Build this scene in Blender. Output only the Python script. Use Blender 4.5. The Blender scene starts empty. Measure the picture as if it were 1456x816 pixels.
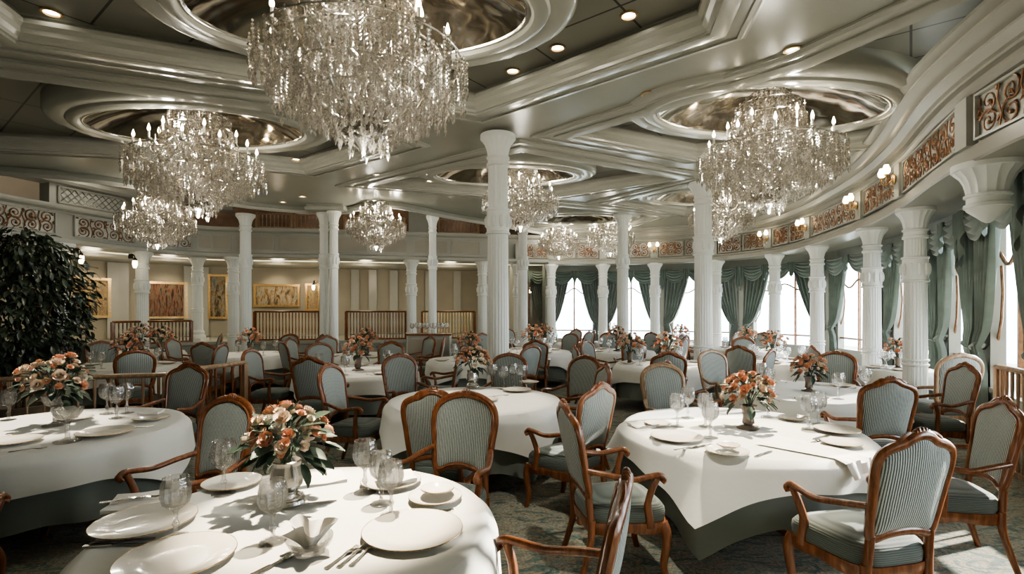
import bpy, math, random
from math import pi, sin, cos, sqrt, atan2, hypot
from mathutils import Vector, Matrix, geometry
random.seed(7)
R = random.random
U = random.uniform
scn = bpy.context.scene
COL = scn.collection
KIDS = {}
F = 731.0
CAMZ = 1.725

# ------------------------------------------------------------------ materials
def nt(name):
    m = bpy.data.materials.new(name)
    m.use_nodes = True
    t = m.node_tree
    return m, t, t.nodes['Principled BSDF']

def setp(b, **k):
    for a, v in k.items():
        a = a.replace('_', ' ')
        if a in b.inputs:
            if a in ('Base Color', 'Emission Color', 'Sheen Tint', 'Specular Tint') and len(v) == 3:
                v = (*v, 1)
            b.inputs[a].default_value = v

def coords(t, kind='Object', scale=(1, 1, 1), rot=(0, 0, 0)):
    c = t.nodes.new('ShaderNodeTexCoord')
    mp = t.nodes.new('ShaderNodeMapping')
    mp.inputs['Scale'].default_value = scale
    mp.inputs['Rotation'].default_value = rot
    t.links.new(c.outputs[kind], mp.inputs['Vector'])
    return mp.outputs['Vector']

def ramp(t, fac, stops):
    r = t.nodes.new('ShaderNodeValToRGB')
    e = r.color_ramp.elements
    while len(e) < len(stops):
        e.new(0.5)
    for i, (p, c) in enumerate(stops):
        e[i].position = p
        e[i].color = (*c, 1)
    t.links.new(fac, r.inputs[0])
    return r.outputs[0]

def noise(t, vec, scale=5, detail=3, rough=.5, dist=0):
    n = t.nodes.new('ShaderNodeTexNoise')
    n.inputs['Scale'].default_value = scale
    n.inputs['Detail'].default_value = detail
    n.inputs['Roughness'].default_value = rough
    n.inputs['Distortion'].default_value = dist
    t.links.new(vec, n.inputs['Vector'])
    return n.outputs['Fac']

def bump(t, b, h, strength=.2, dist=.01):
    n = t.nodes.new('ShaderNodeBump')
    n.inputs['Strength'].default_value = strength
    n.inputs['Distance'].default_value = dist
    t.links.new(h, n.inputs['Height'])
    t.links.new(n.outputs[0], b.inputs['Normal'])

def simple(name, col, rough=.5, metal=0, var=.12, vs=6, bs=0, bscale=60, coat=0, **k):
    m, t, b = nt(name)
    setp(b, Roughness=rough, Metallic=metal, Coat_Weight=coat, **k)
    v = coords(t)
    f = noise(t, v, vs, 4)
    lo = tuple(max(0, c * (1 - var)) for c in col)
    hi = tuple(min(1, c * (1 + var)) for c in col)
    t.links.new(ramp(t, f, [(.3, lo), (.7, hi)]), b.inputs['Base Color'])
    if bs:
        bump(t, b, noise(t, v, bscale, 3), bs, .01)
    return m

M = {}
M['ivory'] = simple('ivory_paint', (.40, .405, .37), .28, var=.04, vs=2)
M['ceil'] = simple('ceiling_paint', (.33, .33, .29), .22, var=.05, vs=1.2)
M['mould'] = simple('moulding_paint', (.41, .41, .365), .2, var=.04, vs=2)
M['beam'] = simple('beam_paint', (.31, .305, .27), .3, var=.04, vs=2)
M['column'] = simple('column_paint', (.78, .80, .78), .35, var=.03, vs=3)
M['cream'] = simple('cream_wall', (.36, .335, .275), .6, var=.06, vs=1.5)
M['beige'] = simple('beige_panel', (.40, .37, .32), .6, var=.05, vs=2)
M['cloth'] = simple('white_linen', (.76, .76, .72), .85, var=.03, vs=4, bs=.12, bscale=25, Sheen_Weight=.2)
M['under'] = simple('sage_linen', (.19, .215, .20), .9, var=.08, vs=4, bs=.1, bscale=20)
M['napkin'] = simple('napkin_linen', (.84, .82, .78), .85, var=.03, vs=10, bs=.2, bscale=60)
M['china'] = simple('ivory_china', (.80, .77, .70), .16, var=.02, coat=.4)
M['silver'] = simple('silver', (.72, .70, .66), .18, 1, var=.1, vs=30)
M['gold'] = simple('gilt', (.62, .42, .20), .3, 1, var=.2, vs=20)
M['bronze'] = simple('bronze_fret', (.27, .15, .09), .38, .65, var=.3, vs=14)
M['bluegrey'] = simple('blue_grey_backing', (.56, .58, .55), .5, var=.1)
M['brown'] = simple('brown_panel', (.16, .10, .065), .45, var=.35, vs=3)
M['dark'] = simple('dark_metal', (.03, .028, .025), .4, .6)
M['leaf'] = simple('flower_leaf', (.045, .075, .05), .45, var=.5, vs=9)
M['ficus'] = simple('tree_leaf', (.045, .06, .038), .28, var=.6, vs=5)
M['bark'] = simple('bark', (.12, .08, .05), .85, var=.3, vs=20, bs=.5)
M['coral'] = simple('coral_petal', (.88, .46, .31), .6, var=.3, vs=25)
M['peach'] = simple('peach_petal', (.90, .68, .53), .6, var=.25, vs=25)
M['rose'] = simple('cream_petal', (.88, .80, .68), .6, var=.2, vs=25)
M['terracotta'] = simple('pot_glaze', (.20, .16, .12), .35, var=.2)
M['smoke'] = simple('smoked_glass', (.20, .16, .13), .08, .2, var=.2, coat=.6)
M['candle'] = simple('candle_tube', (.82, .78, .68), .4, var=.03)

def emit(name, col, s):
    m, t, b = nt(name)
    setp(b, Base_Color=col, Emission_Color=col, Emission_Strength=s)
    f = noise(t, coords(t), 3, 1)
    t.links.new(ramp(t, f, [(0, col), (1, tuple(min(1, c * 1.08) for c in col))]), b.inputs['Emission Color'])
    return m
M['bulb'] = emit('bulb_glow', (1, .80, .52), 22)
M['lens'] = emit('downlight_glow', (1, .90, .74), 14)
M['cove'] = emit('cove_glow', (1, .86, .62), 5)
M['shade'] = emit('sconce_glow', (1, .80, .52), 7)

def wood():
    m, t, b = nt('mahogany')
    setp(b, Roughness=.28, Coat_Weight=.35, Coat_Roughness=.15)
    v = coords(t, 'Object', (28, 28, 4))
    f = noise(t, v, 1.3, 5, .6, .6)
    t.links.new(ramp(t, f, [(.25, (.085, .026, .011)), (.5, (.20, .070, .026)), (.75, (.34, .135, .055))]), b.inputs['Base Color'])
    bump(t, b, f, .08, .004)
    return m
M['wood'] = wood()

def wood2():
    m, t, b = nt('gilded_walnut')
    setp(b, Roughness=.35, Coat_Weight=.3)
    v = coords(t, 'Object', (28, 28, 4))
    f = noise(t, v, 1.3, 5, .6, .6)
    t.links.new(ramp(t, f, [(.25, (.20, .11, .06)), (.5, (.36, .24, .15)), (.75, (.50, .38, .27))]), b.inputs['Base Color'])
    return m
M['wood2'] = wood2()

def stripes(name, lo, hi, axis='X', per=.0135):
    m, t, b = nt(name)
    setp(b, Roughness=.75, Sheen_Weight=.25)
    v = coords(t, 'Object')
    w = t.nodes.new('ShaderNodeTexWave')
    w.bands_direction = axis
    w.inputs['Scale'].default_value = 2 * pi / 20 / per
    w.inputs['Distortion'].default_value = .6
    w.inputs['Detail'].default_value = 2
    w.inputs['Detail Scale'].default_value = 6
    t.links.new(v, w.inputs['Vector'])
    n = noise(t, v, 220, 2, .7)
    mx = t.nodes.new('ShaderNodeMath'); mx.operation = 'MULTIPLY_ADD'
    t.links.new(n, mx.inputs[0]); mx.inputs[1].default_value = .55
    sub = t.nodes.new('ShaderNodeMath'); sub.operation = 'MULTIPLY_ADD'
    t.links.new(w.outputs['Fac'], sub.inputs[0]); sub.inputs[1].default_value = .8; sub.inputs[2].default_value = -.2
    t.links.new(sub.outputs[0], mx.inputs[2])
    t.links.new(ramp(t, mx.outputs[0], [(.12, lo), (.75, hi)]), b.inputs['Base Color'])
    bump(t, b, w.outputs['Fac'], .5, .004)
    return m
M['stripe'] = stripes('ribbed_sage_fabric', (.06, .075, .072), (.50, .55, .53))
M['seatfab'] = stripes('ribbed_seat_fabric', (.07, .09, .083), (.135, .165, .155), 'Z', .011)
M['curtain'] = simple('sage_velvet', (.17, .215, .195), .7, var=.2, vs=3, Sheen_Weight=.5)

def carpet():
    m, t, b = nt('patterned_carpet')
    setp(b, Roughness=.95, Sheen_Weight=.15)
    v = coords(t)
    vs = coords(t, 'Object', (1, 2.2, 1), (0, 0, .5))
    f = noise(t, vs, 3.2, 8, .72, 2.2)
    c1 = ramp(t, f, [(.36, (.11, .17, .155)), (.46, (.22, .31, .28)), (.52, (.66, .50, .34)), (.56, (.28, .37, .34)), (.66, (.66, .62, .53)), (.78, (.18, .26, .24))])
    n2 = noise(t, v, 46, 3, .7)
    c2 = ramp(t, n2, [(.35, (.42, .42, .42)), (.7, (1, 1, 1))])
    mix = t.nodes.new('ShaderNodeMix'); mix.data_type = 'RGBA'; mix.blend_type = 'MULTIPLY'
    mix.inputs[0].default_value = 1
    t.links.new(c1, mix.inputs[6]); t.links.new(c2, mix.inputs[7])
    t.links.new(mix.outputs[2], b.inputs['Base Color'])
    bump(t, b, n2, .6, .01)
    return m
M['carpet'] = carpet()

def tiles(name, ang, w, h, col, mortar):
    m, t, b = nt(name)
    setp(b, Roughness=.3)
    v = coords(t, 'Object', (1, 1, 1), (0, 0, ang))
    br = t.nodes.new('ShaderNodeTexBrick')
    br.offset = 0
    br.inputs['Scale'].default_value = 1
    br.inputs['Brick Width'].default_value = w
    br.inputs['Row Height'].default_value = h
    br.inputs['Mortar Size'].default_value = .012
    br.inputs['Mortar Smooth'].default_value = .1
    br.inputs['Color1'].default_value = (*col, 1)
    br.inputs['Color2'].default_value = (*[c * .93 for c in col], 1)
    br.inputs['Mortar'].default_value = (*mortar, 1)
    t.links.new(v, br.inputs['Vector'])
    t.links.new(br.outputs[0], b.inputs['Base Color'])
    return m
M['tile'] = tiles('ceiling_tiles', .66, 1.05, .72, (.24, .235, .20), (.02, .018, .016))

def mirror():
    m, t, b = nt('antique_mirror')
    setp(b, Metallic=1, Roughness=.10)
    v = coords(t)
    f = noise(t, v, 1.3, 4, .55, .6)
    t.links.new(ramp(t, f, [(.35, (.30, .26, .22)), (.55, (.60, .54, .46)), (.7, (.82, .77, .70))]), b.inputs['Base Color'])
    bump(t, b, noise(t, v, 1.6, 2, .5, .4), .30, .08)
    return m
M['mirror'] = mirror()

def glass(name):
    m = bpy.data.materials.new(name)
    m.use_nodes = True
    t = m.node_tree
    t.nodes.clear()
    o = t.nodes.new('ShaderNodeOutputMaterial')
    g = t.nodes.new('ShaderNodeBsdfGlass'); g.inputs['Roughness'].default_value = .01; g.inputs['IOR'].default_value = 1.45
    gl = t.nodes.new('ShaderNodeBsdfGlossy'); gl.inputs['Roughness'].default_value = .06
    tr = t.nodes.new('ShaderNodeBsdfTransparent')
    v = coords(t)
    vo = t.nodes.new('ShaderNodeTexVoronoi'); vo.inputs['Scale'].default_value = 55
    t.links.new(v, vo.inputs['Vector'])
    bn = t.nodes.new('ShaderNodeBump'); bn.inputs['Strength'].default_value = .3; bn.inputs['Distance'].default_value = .01
    t.links.new(vo.outputs['Distance'], bn.inputs['Height'])
    t.links.new(bn.outputs[0], g.inputs['Normal']); t.links.new(bn.outputs[0], gl.inputs['Normal'])
    m1 = t.nodes.new('ShaderNodeMixShader'); m1.inputs[0].default_value = .6
    t.links.new(g.outputs[0], m1.inputs[1]); t.links.new(tr.outputs[0], m1.inputs[2])
    m2 = t.nodes.new('ShaderNodeMixShader'); m2.inputs[0].default_value = .12
    t.links.new(m1.outputs[0], m2.inputs[1]); t.links.new(gl.outputs[0], m2.inputs[2])
    t.links.new(m2.outputs[0], o.inputs['Surface'])
    return m
M['glass'] = glass('cut_crystal')

def crystal():
    m = bpy.data.materials.new('chandelier_crystal')
    m.use_nodes = True
    t = m.node_tree
    t.nodes.clear()
    o = t.nodes.new('ShaderNodeOutputMaterial')
    g = t.nodes.new('ShaderNodeBsdfGlossy'); g.inputs['Roughness'].default_value = .08
    tr = t.nodes.new('ShaderNodeBsdfTransparent')
    d = t.nodes.new('ShaderNodeBsdfTranslucent')
    v = coords(t)
    f = noise(t, v, 38, 2, .6)
    c = ramp(t, f, [(.3, (.34, .31, .28)), (.5, (.80, .77, .73)), (.68, (1, .95, .88))])
    t.links.new(c, g.inputs['Color'])
    d.inputs['Color'].default_value = (.85, .80, .72, 1)
    tr.inputs['Color'].default_value = (.93, .93, .92, 1)
    m1 = t.nodes.new('ShaderNodeMixShader'); m1.inputs[0].default_value = .38
    t.links.new(g.outputs[0], m1.inputs[1]); t.links.new(d.outputs[0], m1.inputs[2])
    m2 = t.nodes.new('ShaderNodeMixShader'); m2.inputs[0].default_value = .30
    t.links.new(m1.outputs[0], m2.inputs[1]); t.links.new(tr.outputs[0], m2.inputs[2])
    t.links.new(m2.outputs[0], o.inputs['Surface'])
    return m
M['crystal'] = crystal()

def pane():
    m = bpy.data.materials.new('window_glass')
    m.use_nodes = True
    t = m.node_tree
    t.nodes.clear()
    o = t.nodes.new('ShaderNodeOutputMaterial')
    tr = t.nodes.new('ShaderNodeBsdfTransparent')
    f = noise(t, coords(t), 2, 1)
    t.links.new(ramp(t, f, [(0, (.95, .97, .97)), (1, (.98, .99, 1))]), tr.inputs['Color'])
    g = t.nodes.new('ShaderNodeBsdfGlossy'); g.inputs['Roughness'].default_value = .02
    mx = t.nodes.new('ShaderNodeMixShader'); mx.inputs[0].default_value = .05
    t.links.new(tr.outputs[0], mx.inputs[1]); t.links.new(g.outputs[0], mx.inputs[2])
    t.links.new(mx.outputs[0], o.inputs['Surface'])
    return m
M['pane'] = pane()

def painting(name, seed, cols, sx=9, sz=2.2):
    m, t, b = nt(name)
    setp(b, Roughness=.6)
    v = coords(t, 'Object', (sx, 1, sz))
    mp = v.node; mp.inputs['Location'].default_value = (seed * 3.1, seed, seed * 1.7)
    f = noise(t, v, 1.5, 6, .65, .5)
    t.links.new(ramp(t, f, [(.3 + .08 * i, c) for i, c in enumerate(cols)]), b.inputs['Base Color'])
    return m

# ------------------------------------------------------------------ mesh builder
class MB:
    def __init__(s):
        s.v = []; s.f = []; s.mi = []; s.m = 0
    def add(s, vs, fs):
        b = len(s.v)
        s.v.extend(tuple(p) for p in vs)
        for f in fs:
            s.f.append(tuple(i + b for i in f)); s.mi.append(s.m)
    def box(s, c, d, rz=0, M4=None):
        x, y, z = d[0] / 2, d[1] / 2, d[2] / 2
        vs = []
        for sx, sy, sz in ((-1, -1, -1), (1, -1, -1), (1, 1, -1), (-1, 1, -1), (-1, -1, 1), (1, -1, 1), (1, 1, 1), (-1, 1, 1)):
            px, py, pz = sx * x, sy * y, sz * z
            p = Vector((c[0] + px * cos(rz) - py * sin(rz), c[1] + px * sin(rz) + py * cos(rz), c[2] + pz))
            vs.append(M4 @ p if M4 else p)
        s.add(vs, [(0, 3, 2, 1), (4, 5, 6, 7), (0, 1, 5, 4), (1, 2, 6, 5), (2, 3, 7, 6), (3, 0, 4, 7)])
    def seg(s, a, b, z0, z1, th):
        """vertical slab between plan points a and b"""
        a = Vector(a[:2]); b = Vector(b[:2])
        d = b - a
        if d.length < 1e-5: return
        c = (a + b) / 2
        s.box((c.x, c.y, (z0 + z1) / 2), (d.length, th, z1 - z0), atan2(d.y, d.x))
    def lathe(s, prof, n=16, loc=(0, 0, 0), mod=None, cap=True):
        vs = []; fs = []
        for k, (r, z) in enumerate(prof):
            for i in range(n):
                a = 2 * pi * i / n
                rr = r * (mod(a, k, z) if mod else 1)
                vs.append((loc[0] + rr * cos(a), loc[1] + rr * sin(a), loc[2] + z))
        for k in range(len(prof) - 1):
            for i in range(n):
                j = (i + 1) % n
                fs.append((k * n + i, k * n + j, (k + 1) * n + j, (k + 1) * n + i))
        if cap:
            fs.append(tuple(range(n - 1, -1, -1)))
            e = (len(prof) - 1) * n
            fs.append(tuple(e + i for i in range(n)))
        s.add(vs, fs)
    def tube(s, pts, rad, n=8, ry=None, closed=False, up=None, cap=True):
        """pts: Vectors; rad: float or list (in-plane), ry: other axis"""
        P = [Vector(p) for p in pts]
        m = len(P)
        if not isinstance(rad, (list, tuple)): rad = [rad] * m
        if ry is None: ry = rad
        if not isinstance(ry, (list, tuple)): ry = [ry] * m
        vs = []; fs = []
        ref = Vector(up) if up else None
        prev = None
        for k in range(m):
            if closed:
                t = P[(k + 1) % m] - P[k - 1]
            else:
                t = P[min(k + 1, m - 1)] - P[max(k - 1, 0)]
            t = t.normalized() if t.length > 1e-9 else Vector((0, 0, 1))
            if ref:
                nb = ref - t * ref.dot(t)
            elif prev is None:
                q = Vector((0, 0, 1)) if abs(t.z) < .9 else Vector((1, 0, 0))
                nb = q - t * q.dot(t)
            else:
                nb = prev - t * prev.dot(t)
            if nb.length < 1e-6: nb = t.orthogonal()
            nb.normalize(); prev = nb
            na = t.cross(nb)
            for i in range(n):
                a = 2 * pi * i / n
                vs.append(P[k] + na * (rad[k] * cos(a)) + nb * (ry[k] * sin(a)))
        L = m if closed else m - 1
        for k in range(L):
            k2 = (k + 1) % m
            for i in range(n):
                j = (i + 1) % n
                fs.append((k * n + i, k * n + j, k2 * n + j, k2 * n + i))
        if cap and not closed:
            fs.append(tuple(range(n - 1, -1, -1)))
            fs.append(tuple((m - 1) * n + i for i in range(n)))
        s.add(vs, fs)
    def grid(s, fn, nu, nv, cu=False):
        vs = [fn(i / nu, j / nv) for j in range(nv + 1) for i in range(nu + (0 if cu else 1))]
        w = nu if cu else nu + 1
        fs = []
        for j in range(nv):
            for i in range(nu):
                i2 = (i + 1) % w
                fs.append((j * w + i, j * w + i2, (j + 1) * w + i2, (j + 1) * w + i))
        s.add(vs, fs)
    def ball(s, c, r, nu=8, nv=5, sc=(1, 1, 1)):
        vs = [(c[0], c[1], c[2] - r * sc[2])]; fs = []
        for j in range(1, nv):
            ph = -pi / 2 + pi * j / nv
            for i in range(nu):
                a = 2 * pi * i / nu
                vs.append((c[0] + r * sc[0] * cos(ph) * cos(a), c[1] + r * sc[1] * cos(ph) * sin(a), c[2] + r * sc[2] * sin(ph)))
        vs.append((c[0], c[1], c[2] + r * sc[2]))
        for i in range(nu):
            j = (i + 1) % nu
            fs.append((0, 1 + j, 1 + i))
            for k in range(nv - 2):
                fs.append((1 + k * nu + i, 1 + k * nu + j, 1 + (k + 1) * nu + j, 1 + (k + 1) * nu + i))
            fs.append((1 + (nv - 2) * nu + i, 1 + (nv - 2) * nu + j, len(vs) - 1))
        s.add(vs, fs)
    def merge(s, o, M4):
        b = len(s.v)
        s.v.extend(tuple(M4 @ Vector(p)) for p in o.v)
        for f, mi in zip(o.f, o.mi):
            s.f.append(tuple(i + b for i in f)); s.mi.append(mi)
    def mesh(s, name, mats, smooth=40):
        me = bpy.data.meshes.new(name)
        me.from_pydata(s.v, [], s.f)
        if not isinstance(mats, (list, tuple)): mats = [mats]
        for m in mats: me.materials.append(m)
        if len(mats) > 1: me.polygons.foreach_set('material_index', s.mi)
        if smooth:
            me.polygons.foreach_set('use_smooth', [True] * len(me.polygons))
            me.update()
            me.set_sharp_from_angle(angle=math.radians(smooth))
        me.update()
        return me
    def build(s, name, mats, parent=None, smooth=40, loc=None, rz=0):
        return link(name, s.mesh(name, mats, smooth), parent, loc, rz)

def link(name, data, parent=None, loc=None, rz=0):
    o = bpy.data.objects.new(name, data)
    COL.objects.link(o)
    if loc: o.location = loc
    if rz: o.rotation_euler = (0, 0, rz)
    if parent is not None:
        o.parent = parent
        KIDS.setdefault(parent.name, []).append(o)
    return o

def tag(o, label=None, cat=None, group=None, kind=None):
    if label: o['label'] = label
    if cat: o['category'] = cat
    if group: o['group'] = group
    if kind: o['kind'] = kind
    return o

def thing(name, label, cat, loc=(0, 0, 0), rz=0, group=None, kind=None):
    o = link(name, None, None, loc, rz)
    o.empty_display_size = .1
    return tag(o, label, cat, group, kind)

def copy_tree(o, parent=None):
    c = o.copy()
    COL.objects.link(c)
    if parent is not None:
        c.parent = parent
        KIDS.setdefault(parent.name, []).append(c)
    for ch in KIDS.get(o.name, []):
        copy_tree(ch, c)
    return c

PROTO = {}
def place(key, maker, label, loc, rz=0, group=None, scale=None):
    """first call builds the thing, later ones copy it and its parts"""
    if key not in PROTO:
        o = PROTO[key] = maker()
    else:
        o = copy_tree(PROTO[key])
    o.location = loc; o.rotation_euler = (0, 0, rz)
    if scale: o.scale = scale if isinstance(scale, tuple) else (scale,) * 3
    o['label'] = label
    if group: o['group'] = group
    return o

def catmull(P, n=8, closed=False):
    P = [Vector(p) for p in P]
    m = len(P); out = []
    for i in range(m if closed else m - 1):
        p0 = P[i - 1] if (closed or i > 0) else P[0] * 2 - P[1]
        p1 = P[i]; p2 = P[(i + 1) % m]
        p3 = P[(i + 2) % m] if (closed or i + 2 < m) else P[-1] * 2 - P[-2]
        for k in range(n):
            t = k / n
            out.append(.5 * ((2 * p1) + (p2 - p0) * t + (2 * p0 - 5 * p1 + 4 * p2 - p3) * t * t + (3 * p1 - p0 - 3 * p2 + p3) * t ** 3))
    if not closed: out.append(P[-1])
    return out

def pt(px, py, z):
    """plan point at height z on the sight line through a photo pixel (used once, to survey the room)"""
    D = F * (z - CAMZ) / (440 - py)
    return Vector(((px - 728) / F * D, D, z))

# ------------------------------------------------------------------ room paths
CP = [(4.1, -3), (4.1, 0), (4.3, 2.8), (4.86, 5.25), (5.92, 7.55), (6.58, 9.4), (7.12, 12.0), (7.1, 13.9), (6.2, 15.6), (4.6, 16.55), (3.0, 16.95), (1.3, 17.05), (.2, 16.95)]
GP = [(-.97, 16.7), (-3.2, 16.25), (-5.7, 15.75), (-8.3, 15.35), (-9.2, 14.95), (-10.05, 13.9), (-10.6, 12.1), (-11.0, 10), (-11.2, 6), (-11.2, -3)]
PATH = [Vector((p.x, p.y)) for p in catmull([(*p, 0) for p in CP + GP], 12)]
NP = len(PATH)
SPLIT = (len(CP) - 1) * 12
NORM = []
for i in range(NP):
    d = PATH[min(i + 1, NP - 1)] - PATH[max(i - 1, 0)]
    d.normalize()
    NORM.append(Vector((d.y, -d.x)))

WK = [.6, .6, .6, .62, .85, 1.2, 1.6] + [1.95] * 40
def woff(i):
    k = i / 12; a = int(k); f = k - a
    return WK[a] + (WK[a + 1] - WK[a]) * f
W_ = 'W'
def off(i, o):
    if o == W_: o = woff(i)
    return PATH[i] + NORM[i] * o

def sweep(prof, i0, i1, mb=None):
    """sweep (offset, z) profile along path samples i0..i1"""
    mb = mb or MB()
    vs = []; fs = []
    n = len(prof)
    for i in range(i0, i1 + 1):
        for o, z in prof:
            p = off(i, o)
            vs.append((p.x, p.y, z))
    for i in range(i1 - i0):
        for k in range(n - 1):
            fs.append((i * n + k, (i + 1) * n + k, (i + 1) * n + k + 1, i * n + k + 1))
    mb.add(vs, fs)
    return mb

def along(px, o, i0=0, i1=None):
    """where the sight line through photo column px meets the path offset o"""
    dx = (px - 728) / F
    i1 = i1 or NP - 1
    best = None
    for i in range(i0, i1):
        a, b = off(i, o), off(i + 1, o)
        fa = a.x - dx * a.y; fb = b.x - dx * b.y
        if fa * fb <= 0 and a.y > 0:
            t = fa / (fa - fb) if fa != fb else 0
            p = a.lerp(b, t)
            if best is None or p.y > best[0].y:
                d = (b - a).normalized()
                best = (p, d, Vector((d.y, -d.x)), i + t)
    return best

def struct(o, label=None, cat=None):
    return tag(o, label, cat, None, 'structure')

# floor ------------------------------------------------------------
mb = MB(); mb.box((-1, 9, -.05), (34, 32, .1))
struct(mb.build('floor', M['carpet'], smooth=0))

# ------------------------------------------------------------------ ceiling
ZC = 4.3
EDGE = [(1.2, 16.9), (-.2, 15.2), (-1.5, 13.9), (-3.0, 12.2), (-4.5, 13.0), (-6.3, 12.3), (-8.0, 9.8), (-11.3, 8.6)]
EDGE = [Vector((p.x, p.y)) for p in catmull([(*p, 0) for p in EDGE], 6)]
iA = min(range(NP), key=lambda i: (PATH[i] - EDGE[0]).length)
outer = [off(i, .1) for i in range(0, iA + 1, 2)] + EDGE + [Vector((-11.4, -3))]
COFFERS = [
    [(1.74, 4.67), (-.47, 6.56), (-4.6, 4.8), (-3.9, 1.6), (1.2, 1.6)],
    [(-1.85, 7.95), (-3.82, 9.41), (-6.1, 8.42), (-9.4, 7.75), (-9.6, 4.3), (-5.62, 5.55), (-4.65, 5.95), (-2.7, 6.7)],
    [(.98, 7.5), (3.07, 8.56), (5.0, 8.2), (5.62, 7.75), (5.3, 6.75), (4.75, 5.4), (4.23, 4.45), (3.9, 3.9), (3.11, 5.39)],
    [(.15, 8.25), (3.1, 9.9), (.55, 11.75), (-2.8, 10.5)],
    [(4.3, 9.6), (6.0, 10.2), (6.4, 12.6), (4.6, 13.6), (2.4, 12.2)],
    [(1.2, 12.6), (4.0, 14.0), (3.4, 15.6), (.6, 15.6), (-.3, 13.7)],
]
def tri_fill(outerp, holes, z):
    loops = [[Vector((p[0], p[1], 0)) for p in outerp]] + [[Vector((p[0], p[1], 0)) for p in h] for h in holes]
    flat = [v for l in loops for v in l]
    tris = geometry.tessellate_polygon(loops)
    mb = MB(); mb.add([(v.x, v.y, z) for v in flat], tris)
    return mb
ceil = tri_fill(outer, COFFERS, ZC).build('ceiling', M['ceil'], smooth=0)
struct(ceil)

def poly_sweep(poly, prof, mb=None):
    """closed polygon, mitred; prof: (inward offset, z)"""
    P = [Vector(p) for p in poly]
    area = sum(P[i - 1].x * P[i].y - P[i].x * P[i - 1].y for i in range(len(P)))
    if area < 0: P.reverse()
    n = len(P); vs = []; fs = []; k = len(prof)
    for i in range(n):
        d1 = (P[i] - P[i - 1]).normalized(); d2 = (P[(i + 1) % n] - P[i]).normalized()
        n1 = Vector((-d1.y, d1.x)); n2 = Vector((-d2.y, d2.x))
        m = (n1 + n2).normalized(); m = m / max(.35, m.dot(n1))
        for o, z in prof:
            q = P[i] + m * o
            vs.append((q.x, q.y, z))
    for i in range(n):
        j = (i + 1) % n
        for a in range(k - 1):
            fs.append((i * k + a, j * k + a, j * k + a + 1, i * k + a + 1))
    mb = mb or MB()
    mb.add(vs, fs)
    return mb
def rounded(poly, r=.12):
    P = [Vector(p) for p in poly]; out = []
    n = len(P)
    for i in range(n):
        a = (P[i - 1] - P[i]); b = (P[(i + 1) % n] - P[i])
        q0 = P[i] + a.normalized() * min(r, a.length / 3); q1 = P[i] + b.normalized() * min(r, b.length / 3)
        for t in (0, .33, .66, 1):
            out.append(q0 * (1 - t) ** 2 + P[i] * 2 * t * (1 - t) + q1 * t * t)
    return out
DOMES = [(-1.31, 4.4, 1.47, .80, 0, 'oval mirrored dome above the largest chandelier'),
         (-4.44, 7.24, 1.46, .80, .05, 'oval mirrored dome above the chandelier on the gallery side'),
         (3.33, 6.6, 1.49, .80, .06, 'oval mirrored dome above the chandelier beside the curved window wall'),
         (-.13, 9.75, 1.33, .62, .0, 'oval mirrored dome just behind the tallest fluted column'),
         (4.5, 11.6, 1.3, .75, .0, 'small oval mirrored dome beyond the inner column lit gold'),
         (1.9, 14.4, 1.3, .6, .0, 'most distant oval mirrored dome, near the far windows')]
PROF_COF = [(-.42, 4.302), (-.42, 4.275), (-.40, 4.275), (-.37, 4.255), (-.33, 4.25), (-.33, 4.27), (-.22, 4.27), (-.22, 4.25), (-.17, 4.235), (-.08, 4.225), (-.06, 4.225), (-.06, 4.25), (-.03, 4.25), (-.02, 4.28), (.015, 4.31), (.02, 4.36), (.055, 4.39), (.06, 4.43), (.0, 4.435), (-.03, 4.45), (-.03, 4.495), (.03, 4.51)]
for i, c in enumerate(COFFERS):
    struct(poly_sweep(c, PROF_COF).build('trim_%d' % (i + 1), M['mould'], smooth=22))
    dx, dy, da, db, dr = DOMES[i][:5]
    hole = [(dx + (da + .2) * cos(t) * cos(dr) - (db + .2) * sin(t) * sin(dr), dy + (da + .2) * cos(t) * sin(dr) + (db + .2) * sin(t) * cos(dr)) for t in [2 * pi * q / 40 for q in range(40)]]
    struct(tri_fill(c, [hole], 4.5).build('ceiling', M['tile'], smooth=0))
# atrium ceiling over the gallery, and the riser that closes the gap above the main ceiling's edge
mb = MB(); mb.box((-4, 9.5, 5.65), (32, 34, .1))
struct(mb.build('ceiling', M['ceil'], smooth=0))
mb = MB()
vs = []; fs = []
prof = [(.0, 4.3), (-.05, 4.2), (-.02, 4.14), (.05, 4.14), (.08, 4.22), (.08, 5.62)]
for i, p in enumerate(EDGE):
    d = (EDGE[min(i + 1, len(EDGE) - 1)] - EDGE[max(i - 1, 0)]).normalized()
    nn = Vector((d.y, -d.x))
    for o, z in prof:
        q = p + nn * o
        vs.append((q.x, q.y, z))
k = len(prof)
for i in range(len(EDGE) - 1):
    for a in range(k - 1):
        fs.append((i * k + a, (i + 1) * k + a, (i + 1) * k + a + 1, i * k + a + 1))
mb.add(vs, fs)
struct(mb.build('trim_7', M['ivory']))

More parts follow.
